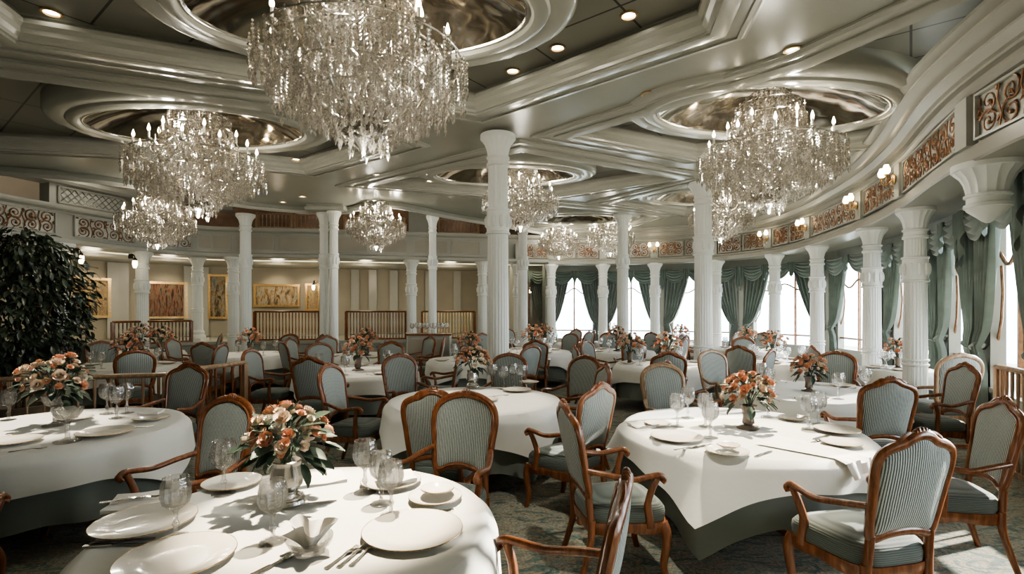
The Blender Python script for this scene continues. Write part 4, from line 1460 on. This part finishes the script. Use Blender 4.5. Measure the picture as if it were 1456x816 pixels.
T = {
 1: (-.944, 2.34, .82, 'the front table with the silver flower urn'),
 2: (-3.75, 4.2, .90, 'the table beside the potted tree'),
 3: (1.85, 4.2, .90, 'the sunlit table with the smoked glass vase'),
 4: (-.40, 5.55, .90, 'the table before the tallest column'),
 5: (-2.46, 8.2, .90, 'the table behind the mid-aisle chairs'),
 6: (2.77, 9.1, .90, 'the table before the gold-lit column'),
 7: (3.55, 6.15, .90, 'the table behind the sunlit one'),
 8: (6.3, 8.45, .52, 'the small table outside the sun-patched column'),
 9: (.45, 12.0, .88, 'the table beyond the tallest column'),
 10: (-3.1, 10.9, .88, 'the table before the serving cabinet'),
 11: (-5.7, 11.2, .88, 'the table before the twin columns'),
 12: (-8.5, 11.7, .88, 'the table under the fretwork gallery'),
 13: (2.5, 12.05, .8, 'the table between gold-lit and slim columns'),
 14: (4.98, 9.75, .78, 'the table beside the second beam column'),
 15: (5.75, 12.6, .82, 'the table by the third beam column'),
 16: (.95, 15.2, .72, 'the distant table by the last curtains'),
 17: (-.75, 10.0, .85, 'the table peeking out beside the tallest column'),
 18: (-6.7, 8.9, .82, 'the table behind the low wooden railing'),
 19: (4.9, 14.75, .72, 'the distant table at the window bend'),
 20: (3.15, 15.4, .7, 'the distant table before the middle far window'),
 22: (-8.9, 8.4, .8, 'the table past the potted tree'),
}
for k, (x, y, r, d) in T.items():
    table(x, y, r, d, k * 7, .17 if k == 3 else k * .37, *(((.19, .38), (.42, .62), (.26, .24)) if k == 3 else ()))

# front chairs placed one by one: (back position, facing, variant, wood)
def bchair(bx, by, fx, fy, label, group, v=0, wk='wood', sc=1.0):
    l = hypot(fx, fy); fx /= l; fy /= l
    return chair(bx + fx * .29, by + fy * .29, fx, fy, label, group, v, wk, sc)
g1, g2, g3, g4 = ['armchairs round ' + T[k][3] for k in (1, 2, 3, 4)]
bchair(-.36, 3.74, -.30, -.95, 'armchair with a carved rounded crest facing out behind the front table, beside its plates', g1, 1)
bchair(-2.0, 3.55, -.38, -.93, 'armchair with ribbed silvery back between the front table and the tree-side table', g2, 1, 'wood', 1.0)
bchair(-3.66, 5.75, -.12, -1, 'armchair with plain sage back at the far side of the table beside the potted tree', g2, 0)
bchair(-2.95, 2.32, -.35, .95, 'armchair cut off by the frame corner, near side of the table beside the potted tree', g2, 0)
bchair(-.60, 4.00, .10, 1, 'dark-backed armchair seen from behind at the near side of the table before the tallest column', g4, 0)
bchair(-1.97, 5.72, 1, -.22, 'side-on armchair with deep seat at the gallery side of the table before the tallest column', g4, 1)
bchair(.98, 5.75, -1, -.12, 'tall side-on armchair at the window side of the table before the tallest column', g4, 0)
bchair(.68, 4.30, -.72, .72, 'armchair with exposed seat at the near window side of the table before the tallest column', g4, 0)
bchair(-.05, 7.08, -.2, -1, 'armchair behind the flowers at the far side of the table before the tallest column', g4, 1)
bchair(.92, 6.72, -.7, -.75, 'armchair half hidden at the far window side of the table before the tallest column', g4, 1)
bchair(-1.5, 6.95, .6, -.8, 'armchair at the far gallery side of the table before the tallest column', g4, 1)
bchair(.42, 3.42, 1, .16, 'side-on armchair with full arms at the gallery side of the sunlit table', g3, 0)
bchair(.325, 1.86, -1, .27, 'edge-on armchair cut off by the bottom of the frame, between front and sunlit tables', 'armchairs cut by the frame', 0, 'wood', 1.02)
bchair(2.04, 2.66, -.22, .97, 'big armchair seen from behind with ribbed back, near side of the sunlit table', g3, 0)
bchair(3.31, 3.55, -1, .28, 'armchair turned side-on with curved rear leg at the window side of the sunlit table', g3, 0)
bchair(1.70, 5.75, .12, -1, 'pale gilded-wood armchair with rounded crest at the far side of the sunlit table', g3, 1, 'wood2')
bchair(3.38, 4.66, .08, 1, 'armchair with sun-dappled back at the near side of the table behind the sunlit one', 'armchairs round ' + T[7][3], 0)
bchair(3.02, 7.68, .3, -1, 'pale-framed armchair at the far gallery side of the table behind the sunlit one', 'armchairs round ' + T[7][3], 1, 'wood2')
bchair(4.68, 7.42, -.6, -.8, 'round-framed dark armchair at the far window side of the table behind the sunlit one', 'armchairs round ' + T[7][3], 1)
bchair(5.08, 5.85, -1, .1, 'armchair with scrolled arms at the window side of the table behind the sunlit one', 'armchairs round ' + T[7][3], 0)
bchair(5.48, 6.35, .1, 1, 'upright pale-framed armchair beside the window-side railing', 'armchairs near the railing', 1, 'wood2', 1.06)
bchair(2.28, 7.5, .2, 1, 'squared dark armchair with its back turned, near side of the table before the gold-lit column', 'armchairs round ' + T[6][3], 0)
bchair(-2.62, 6.72, .05, 1, 'dark ribbed armchair with its back turned, near side of the table behind the mid-aisle chairs', 'armchairs round ' + T[5][3], 0)
bchair(-3.98, 7.95, 1, -.1, 'side-on armchair with pale seat at the gallery side of the table behind the mid-aisle chairs', 'armchairs round ' + T[5][3], 1)
ring(*T[5][:3], (45, 90, 135, 0), T[5][3])
ring(*T[6][:3], (0, 45, 135, 180, 315), T[6][3])
ring(*T[7][:3], (180,), T[7][3])
ring(*T[8][:3], (180,), T[8][3], extra=.40)
for k, s in ((9, (0, 45, 135, 180, 225, 270)), (10, (0, 45, 135, 180, 225, 270, 315)), (11, (0, 45, 90, 180, 225, 270, 315)), (12, (0, 45, 180, 225, 270, 315)), (13, (0, 90, 135, 180, 270, 315)),
             (14, (90, 180, 225, 270)), (15, (45, 135, 180, 225, 270)), (16, (0, 45, 135, 180, 225, 315)), (17, (0, 90, 180, 225, 315)), (18, (0, 45, 90, 135, 225, 315)),
             (19, (45, 135, 180, 225, 315)), (20, (0, 180, 225, 315)), (22, (0, 45, 90, 315))):
    ring(*T[k][:3], s, T[k][3])

# ---- front table
n1 = 'on the front table'
def sv(px, py, z=ZS):
    p = pt(px, py, z); return p.x, p.y
plate(*sv(206, 746), .205, 'large ivory charger plate beside the pair of knives ' + n1)
plate(*sv(252, 798), .205, 'large ivory plate cut by the frame, near edge of the front table')
plate(*sv(587, 759), .215, 'large ivory plate close to the window-side rim of the front table')
plate(*sv(619, 711), .135, 'ivory plate under a smaller plate ' + n1)
plate(*sv(622, 708), .085, 'small ivory side plate stacked on a larger plate, front table', ZS + .029)
plate(*sv(556, 688), .165, 'ivory plate behind the goblet cluster ' + n1)
plate(*sv(330, 690), .15, 'ivory plate behind the flower urn ' + n1)
x, y = sv(556, 688); lay_napkin(x + .03, y - .01, .4, 'folded white napkin lying over the plate behind the goblet cluster', .2, .16, 3, ZS + .03)
x, y = sv(455, 683); lay_napkin(x, y, .5, 'white napkin folded beside the flower urn on its window side', .26, .2, 5)
x, y = sv(193, 716); lay_napkin(x, y, .35, 'white napkin with cutlery on it beside the charger plate, front table', .22, .22, 6)
cut('fork', x + .02, y, -1.2, 'silver fork lying on the napkin beside the charger plate', ZS + .025)
cut('fork', x - .04, y - .02, -1.15, 'second silver fork lying on the napkin beside the charger plate', ZS + .025)
goblet(*sv(250, 764), 'cut crystal goblet standing between the two big plates at the gallery side, front table')
goblet(*sv(388, 770), 'cut crystal goblet standing in front of the flower urn, front table')
goblet(*sv(318, 702), 'cut crystal goblet standing before the ribbed silvery chair back, front table', 1.1)
goblet(*sv(519, 700), 'tallest crystal goblet of the cluster on the front table', 1.08)
goblet(*sv(542, 716), 'middle crystal goblet of the cluster on the front table')
goblet(*sv(556, 733), 'crystal goblet of the cluster just behind the big rim plate', 1.0)
flowers(*sv(408, 716), 'front', 'coral flower arrangement in a silver urn in the middle of the front table')
def make_bowl():
    t = thing('glass_bowl', '', 'bowl')
    m = MB(); m.lathe([(.05, 0), (.06, .004), (.058, .014), (.075, .03), (.088, .055), (.092, .065), (.086, .065), (.07, .035), (.04, .02), (.001, .02)], 24, mod=lambda a, k, z: 1 + .025 * cos(9 * a)); m.build('bowl', M['glass'], t, 30)
    return t
bx, by = sv(440, 786)
place('bowl', make_bowl, 'low glass bowl holding a gathered napkin, near edge of the front table', (bx, by, ZS))
m = MB()
def nfn(u, v):
    a = 2 * pi * u; r = .025 + .055 * v + .022 * sin(5 * a + 1) * v + .01 * sin(9 * a) * v
    return (r * cos(a), r * sin(a), .025 + .085 * v ** .8 + .02 * sin(3 * a + .5) * v)
m.grid(nfn, 60, 10, True)
tag(m.build('napkin', M['napkin'], None, 60, (bx, by, ZS)), 'white napkin gathered like petals inside the glass bowl', 'napkin')
cut('knife', *sv(160, 776), -1.45, 'silver knife beside the charger plate, outer of the two on the front table')
cut('knife', *sv(172, 770), -1.35, 'silver knife beside the charger plate, inner of the two on the front table')
cut('spoon', *sv(398, 800), -.45, 'silver spoon lying beside the glass bowl')
cut('knife', *sv(385, 806), -.5, 'silver knife lying beside the spoon and glass bowl')
for q in range(3):
    cut('fork', *sv(488 + 15 * q, 792 - 2 * q), -.35 + .06 * q, 'silver fork, %s of the three fanned beside the glass bowl' % ('first', 'middle', 'last')[q])
cut('fork', *sv(616, 729), -1.25, 'silver fork tucked under the stacked plates on the front table')
cut('knife', *sv(440, 717), -1.2, 'silver knife behind the foot of the flower urn')

# ---- table beside the potted tree
n2 = 'on the table beside the potted tree'
flowers(*sv(78, 605), 'glass', 'coral flower arrangement in a footed crystal vase ' + n2, ZS, 1.12)
def make_compote():
    t = thing('crystal_compote', '', 'glass vase')
    vase('crystal', t); return t
x, y = sv(96, 628)
place('compote', make_compote, 'empty footed crystal compote in front of the tree-side flowers', (x, y, ZS), 0, None, 1.1)
plate(*sv(150, 617), .19, 'large ivory plate at the window side ' + n2)
plate(*sv(215, 597), .14, 'ivory plate at the far window side ' + n2)
plate(*sv(105, 597), .14, 'brightly lit ivory plate behind the flowers ' + n2)
plate(*sv(18, 630), .17, 'sunlit ivory plate cut by the frame ' + n2)
lay_napkin(*sv(215, 592), .2, 'white napkin on the far window-side plate, tree-side table', .16, .14, 8, ZS + .03)
cut('knife', *sv(192, 608), -1.2, 'silver knife between the two window-side plates, tree-side table')
cut('fork', *sv(40, 640), -1.0, 'silver fork beside the frame-cut plate, tree-side table')
for q, (px, py) in enumerate(((152, 588), (166, 594), (180, 587))):
    goblet(*sv(px, py), 'crystal goblet, %s in the group of three on the tree-side table' % ('first from the flowers', 'middle', 'last from the flowers')[q], 1.1)
goblet(*sv(12, 597), 'lone crystal goblet behind the sunlit plate on the tree-side table')

# ---- sunlit table
n3 = 'on the sunlit table'
flowers(*sv(1064, 609), 'smoke', 'coral flower arrangement in a smoked glass vase ' + n3)
plate(*sv(962, 624), .19, 'large ivory plate at the gallery-side rim of the sunlit table')
plate(*sv(1034, 645), .14, 'ivory plate holding a small dish at the near rim of the sunlit table')
plate(*sv(1036, 643), .075, 'small dish on the near-rim plate of the sunlit table', ZS + .029)
plate(*sv(1130, 597), .13, 'ivory plate behind the vase at the far window side of the sunlit table')
plate(*sv(1190, 614), .165, 'ivory plate at the window-side rim of the sunlit table, under cutlery')
plate(*sv(1196, 633), .13, 'ivory plate next to the draped napkin on the sunlit table')
plate(*sv(935, 605), .11, 'small ivory plate beside the far goblets, gallery side of the sunlit table')
lay_napkin(*sv(912, 606), .3, 'white napkin with forks at the gallery-side edge of the sunlit table', .18, .16, 12)
# draped napkin falling over the rim
m = MB()
dx, dy = sv(1128, 634)
ax = Vector((.62, -.78)).normalized(); bxv = Vector((-ax.y, ax.x))
tcx, tcy = T[3][0], T[3][1]
def dr(u, v):
    s = -.18 + .64 * u; w = (v - .5) * (.36 - .10 * u)
    p = Vector((dx, dy)) + ax * s + bxv * w
    q = p - Vector((tcx, tcy)); r = q.length
    z = ZS + .008 + .006 * sin(9 * v) * (1 - u)
    if r > .915:
        ex = r - .915; q = q / r * (.985 + .03 * min(1, ex * 4) + .012 * sin(14 * v)); p = Vector((tcx, tcy)) + q; z = ZS + .008 - ex * .95
    return (p.x, p.y, z)
m.grid(dr, 26, 14)
tag(m.build('napkin', M['napkin'], None, 60), 'large white napkin draped over the rim of the sunlit table', 'napkin')
for q, (px, py) in enumerate(((963, 606), (978, 594), (1003, 606), (1010, 622), (1092, 592), (1150, 610), (1164, 603))):
    goblet(*sv(px, py), 'cut crystal goblet ' + ('behind the large rim plate', 'at the back of the gallery-side cluster', 'in the middle of the cluster beside the vase', 'at the front of the cluster beside the vase', 'just behind the vase on its window side', 'first of the pair at the window side', 'second of the pair at the window side')[q] + ', sunlit table', 1.05)
for q in range(3): cut('fork', *sv(975 + 12 * q, 638 - 1.5 * q), -1.2 + .08 * q, 'silver fork, %s of the three beside the large rim plate, sunlit table' % ('first', 'middle', 'last')[q])
cut('knife', *sv(1085, 646), -.9, 'silver knife beside the draped napkin, sunlit table')
cut('knife', *sv(1168, 622), -1.0, 'silver knife between the window-side plates, sunlit table')
cut('spoon', *sv(1160, 628), -1.0, 'silver spoon between the window-side plates, sunlit table')
cut('fork', *sv(925, 610), -1.1, 'silver fork on the gallery-side napkin, sunlit table', ZS + .022)

# ---- table before the tallest column
n4 = 'on the table before the tallest column'
flowers(*sv(672, 551), 'mid', 'coral flower arrangement in a silver urn ' + n4, ZS, 1.0)
plate(*sv(640, 562), .15, 'ivory plate before the flower urn ' + n4)
plate(*sv(735, 556), .17, 'large ivory plate at the window-side rim ' + n4)
plate(*sv(752, 545), .13, 'ivory plate at the far window side ' + n4)
plate(*sv(690, 570), .14, 'ivory plate at the near rim ' + n4)
for q, (px, py) in enumerate(((700, 549), (716, 553), (729, 548), (742, 551))):
    goblet(*sv(px, py), 'crystal goblet, %s in the row beside the mid flower urn' % ('first', 'second', 'third', 'last')[q], 1.08)
cut('fork', *sv(712, 563), -1.2, 'silver fork between the near and window-side plates ' + n4)
cut('knife', *sv(670, 568), -.9, 'silver knife beside the near plate ' + n4)

# ---- remaining tables
FK = {5: 1.1, 6: 1.15, 7: .95, 8: 1.0, 9: 1.25, 10: 1.15, 11: 1.15, 12: 1.3, 13: 1.15, 14: 1.15, 15: 1.1, 16: 1.1, 17: 1.1, 18: 1.1, 19: 1.1, 20: 1.1, 22: 1.1}
for k, s in FK.items():
    x, y, r, d = T[k]
    flowers(x + U(-.06, .06), y + U(-.06, .06), 'smoke' if k == 7 else 'far', 'coral and peach flower arrangement on ' + d, ZS, s)
    ns = 5 if y < 10 else 4
    if r < .5: ns = 1
    for q in range(ns):
        a = 2 * pi * q / ns + .5
        sd = SIDE[min(SIDE, key=lambda z: abs(((math.degrees(a) - z + 180) % 360) - 180))]
        plate(x + (r - .2) * cos(a), y + (r - .2) * sin(a), .14, 'ivory plate, %s of %s' % (sd, d))
        b = a + .42
        goblet(x + (r - .32) * cos(b), y + (r - .32) * sin(b), 'crystal goblet, %s of %s' % (sd, d), 1.1)
        if y < 8.5: cut('fork', x + (r - .2) * cos(a - .28), y + (r - .2) * sin(a - .28), a + pi / 2, 'silver fork by the %s plate of %s' % (sd, d))
x, y = T[6][:2]
flowers(x - .63, y + .25, 'far', 'second coral flower arrangement, gallery side of the table before the gold-lit column', ZS, 1.1)
x, y = T[12][:2]
flowers(x + .45, y + .1, 'far', 'second coral flower arrangement, window side of the table under the fretwork gallery', ZS, 1.2)

# ------------------------------------------------------------------ serving cabinet
sx, sy = -2.0, 12.55
t = thing('serving_cabinet', 'pale serving cabinet crowded with glasses before the thin banded column', 'cabinet', (sx, sy, 0))
m = MB(); m.box((0, 0, .58), (1.0, .46, 1.04)); m.box((0, 0, .04), (.94, .4, .08)); m.build('body', M['ivory'], t, 0)
m = MB(); m.box((0, 0, 1.12), (1.08, .52, .04)); m.build('countertop', M['wood'], t, 0)
for s in (-1, 1):
    m = MB(); m.box((s * .245, -.24, .58), (.46, .02, .9)); d = m.build('door', M['beige'], t, 0)
    m = MB(); m.ball((s * .05, -.26, .62), .018); m.build('knob', M['gold'], d)
for q in range(10):
    goblet(sx - .42 + .09 * q, sy + (.1 if q % 2 else -.08), 'crystal glass standing on the serving cabinet', 1.0, 'glasses on the serving cabinet', 1.14)

# ------------------------------------------------------------------ railings
rail((-6.6, 5.45) and Vector((-6.6, 5.45)), Vector((-4.1, 6.1)), 0, .95, 'low walnut railing between the potted tree and the tree-side table', 16, ('wood2', 'wood2'), group='low dining room railings')
rail(Vector((-4.0, 6.25)), Vector((-3.75, 7.2)), 0, .98, 'short walnut railing turning back into the room past the tree-side table', 7, ('wood2', 'wood'), group='low dining room railings')
rail(Vector((5.32, 5.62)), Vector((4.82, 4.25)), 0, 1.1, 'walnut railing with square spindles under the tall sunny window', 14, ('wood2', 'wood2'), group='low dining room railings')

# ------------------------------------------------------------------ potted tree
tx, ty = -6.3, 6.6
t = thing('potted_tree', 'dark leafy potted tree beside the low walnut railing', 'tree', (tx, ty, 0))
m = MB(); m.lathe([(.20, 0), (.22, .03), (.24, .2), (.29, .45), (.31, .5), (.28, .5), (.26, .44), (.01, .43)], 24, cap=False); m.build('pot', M['terracotta'], t, 30)
tr = MB(); tips = []
for k in range(4):
    a = k * 1.6; p = [(0.04 * cos(a), .04 * sin(a), .42), (.06 * cos(a), .06 * sin(a), .9), (.16 * cos(a + .4), .16 * sin(a + .4), 1.3), (.3 * cos(a + .6), .3 * sin(a + .6), 1.8), (.36 * cos(a + .7), .36 * sin(a + .7), 2.3)]
    tr.tube(catmull(p, 4), [.028 - .0014 * i for i in range(17)], 7)
for k in range(26):
    a = U(0, 6.28); h = U(1.0, 2.2); r = U(.3, .62)
    tr.tube([(.1 * cos(a), .1 * sin(a), h - .2), (r * .6 * cos(a), r * .6 * sin(a), h), (r * cos(a), r * sin(a), h + .05)], [.012, .008, .004], 5)
tr.build('trunk', M['bark'], t, 60)
lf = MB(); L0 = leafm()
for k in range(4200):
    a = U(0, 2 * pi); cz = U(-1, 1); q = U(.45, 1.0) ** .5
    rr = sqrt(1 - cz * cz)
    wob = 1 + .16 * sin(3 * a + 2 * cz) + .12 * sin(5 * a - 3 * cz + 1)
    p = Vector((.66 * rr * cos(a) * q * wob, .66 * rr * sin(a) * q * wob, 1.80 + 1.0 * cz * q))
    M4 = Matrix.Translation(p) @ Matrix.Rotation(a - pi / 2 + U(-.8, .8), 4, 'Z') @ Matrix.Rotation(U(-1.3, .3), 4, 'X') @ Matrix.Rotation(U(-.6, .6), 4, 'Y') @ Matrix.Scale(U(.75, 1.3), 4)
    lf.merge(L0, M4)
tag(lf.build('foliage', M['ficus'], t, 80), kind='stuff')

# ------------------------------------------------------------------ light
def spot(x, y, z, ax_, ay, e, ang, col=(1, .88, .70)):
    lamp('downlight_and_fill_lamp', 'SPOT', (x, y, z), e, col, .05, (ax_, ay, .75), ang, .55)
spot(-.35, 3.35, 4.2, -.82, 2.55, 1900, .42, (1, .85, .62))
spot(2.78, 5.09, 4.2, 1.8, 3.95, 1700, .48, (1, .87, .66))
spot(-4.29, 4.79, 4.42, -4.1, 4.2, 900, .46)
spot(0.0, 5.97, 4.42, -.3, 5.5, 420, .48)
spot(4.14, 5.67, 4.42, 3.6, 6.1, 300, .46)
spot(2.09, 9.27, 4.2, 2.9, 9.0, 320, .46)
spot(-3.72, 8.85, 4.2, -2.3, 8.1, 280, .44)
spot(-5.2, 12.0, 4.2, -5.7, 11.2, 160, .5)
spot(.2, 11.0, 4.2, .4, 12.0, 160, .5)
spot(5.6, 8.2, 4.2, 5.2, 9.2, 200, .5)
lamp('downlight_and_fill_lamp', 'SPOT', (-.7, 1.5, 4.22), 400, (1, .94, .80), .08, (-1.25, 3.5, .85), .62, .7)  # added fill spot without a fixture, brightens the front chair backs
lamp('downlight_and_fill_lamp', 'SPOT', (.9, 2.2, 4.22), 200, (1, .94, .80), .08, (1.0, 3.9, .5), .75, .8)  # second added fill spot, also no fixture, aimed beside the sunlit table
q = along(130, -.7, SPLIT); lamp('gallery_and_fill_lamp', 'POINT', (q[0].x, q[0].y, 5.1), 14, (1, .9, .74), .2)  # added fill point without a fixture, brightens the dark lattice panel
for px in (130, 240, 395, 520, 640):
    q = along(px, 2.2, SPLIT); lamp('lobby_lamp', 'POINT', (q[0].x, q[0].y, 2.9), 17, (1, .82, .60), .2)
for px in (60, 250, 430, 540, 660):
    q = along(px, 1.0, SPLIT); lamp('gallery_and_fill_lamp', 'POINT', (q[0].x, q[0].y, 5.2), 12, (1, .82, .62), .2)
sun = bpy.data.lights.new('sun', 'SUN'); sun.energy = 16; sun.color = (1, .90, .76); sun.angle = .012
so_ = bpy.data.objects.new('sun', sun); COL.objects.link(so_)
so_.rotation_euler = Vector((-.90, -.30, -.36)).to_track_quat('-Z', 'Y').to_euler()
for bi, (P, Q) in enumerate(WIN):
    c = (P + Q) / 2; d = (Q - P); n = Vector((d.y, -d.x)).normalized()
    L = bpy.data.lights.new('window_portal', 'AREA'); L.shape = 'RECTANGLE'; L.size = d.length; L.size_y = H1 - H0
    L.cycles.is_portal = True
    o = bpy.data.objects.new('window_portal', L); COL.objects.link(o)
    o.location = (c.x + n.x * .12, c.y + n.y * .12, (H0 + H1) / 2)
    o.rotation_euler = Vector((-n.x, -n.y, 0)).to_track_quat('-Z', 'Z').to_euler()

w = bpy.data.worlds.new('sky'); scn.world = w; w.use_nodes = True
t = w.node_tree; bg = t.nodes['Background']
tc = t.nodes.new('ShaderNodeTexCoord'); sp = t.nodes.new('ShaderNodeSeparateXYZ'); t.links.new(tc.outputs['Generated'], sp.inputs[0])
rm = t.nodes.new('ShaderNodeMapRange'); rm.inputs[1].default_value = -.3; rm.inputs[2].default_value = .5
t.links.new(sp.outputs['Z'], rm.inputs[0])
cr = ramp(t, rm.outputs[0], [(0, (.42, .52, .56)), (.36, (.60, .70, .75)), (.385, (.86, .92, .95)), (.6, (.93, .96, 1.0))])
t.links.new(cr, bg.inputs['Color'])
bg.inputs['Strength'].default_value = 9.5

# ------------------------------------------------------------------ camera
cam = bpy.data.cameras.new('camera'); cam.sensor_width = 36; cam.lens = F / 1456 * 36
cam.shift_y = 32 / 1456; cam.clip_start = .05; cam.clip_end = 500
co = bpy.data.objects.new('camera', cam); COL.objects.link(co)
co.location = (0, 0, CAMZ); co.rotation_euler = (pi / 2, 0, 0)
scn.camera = co
scn.view_settings.view_transform = 'AgX'
scn.view_settings.look = 'AgX - Medium High Contrast'
scn.view_settings.exposure = .6
c = scn.cycles
c.max_bounces = 8; c.diffuse_bounces = 4; c.glossy_bounces = 4; c.transmission_bounces = 6; c.transparent_max_bounces = 12
c.sample_clamp_indirect = 4; c.caustics_reflective = False; c.caustics_refractive = False; c.blur_glossy = .5
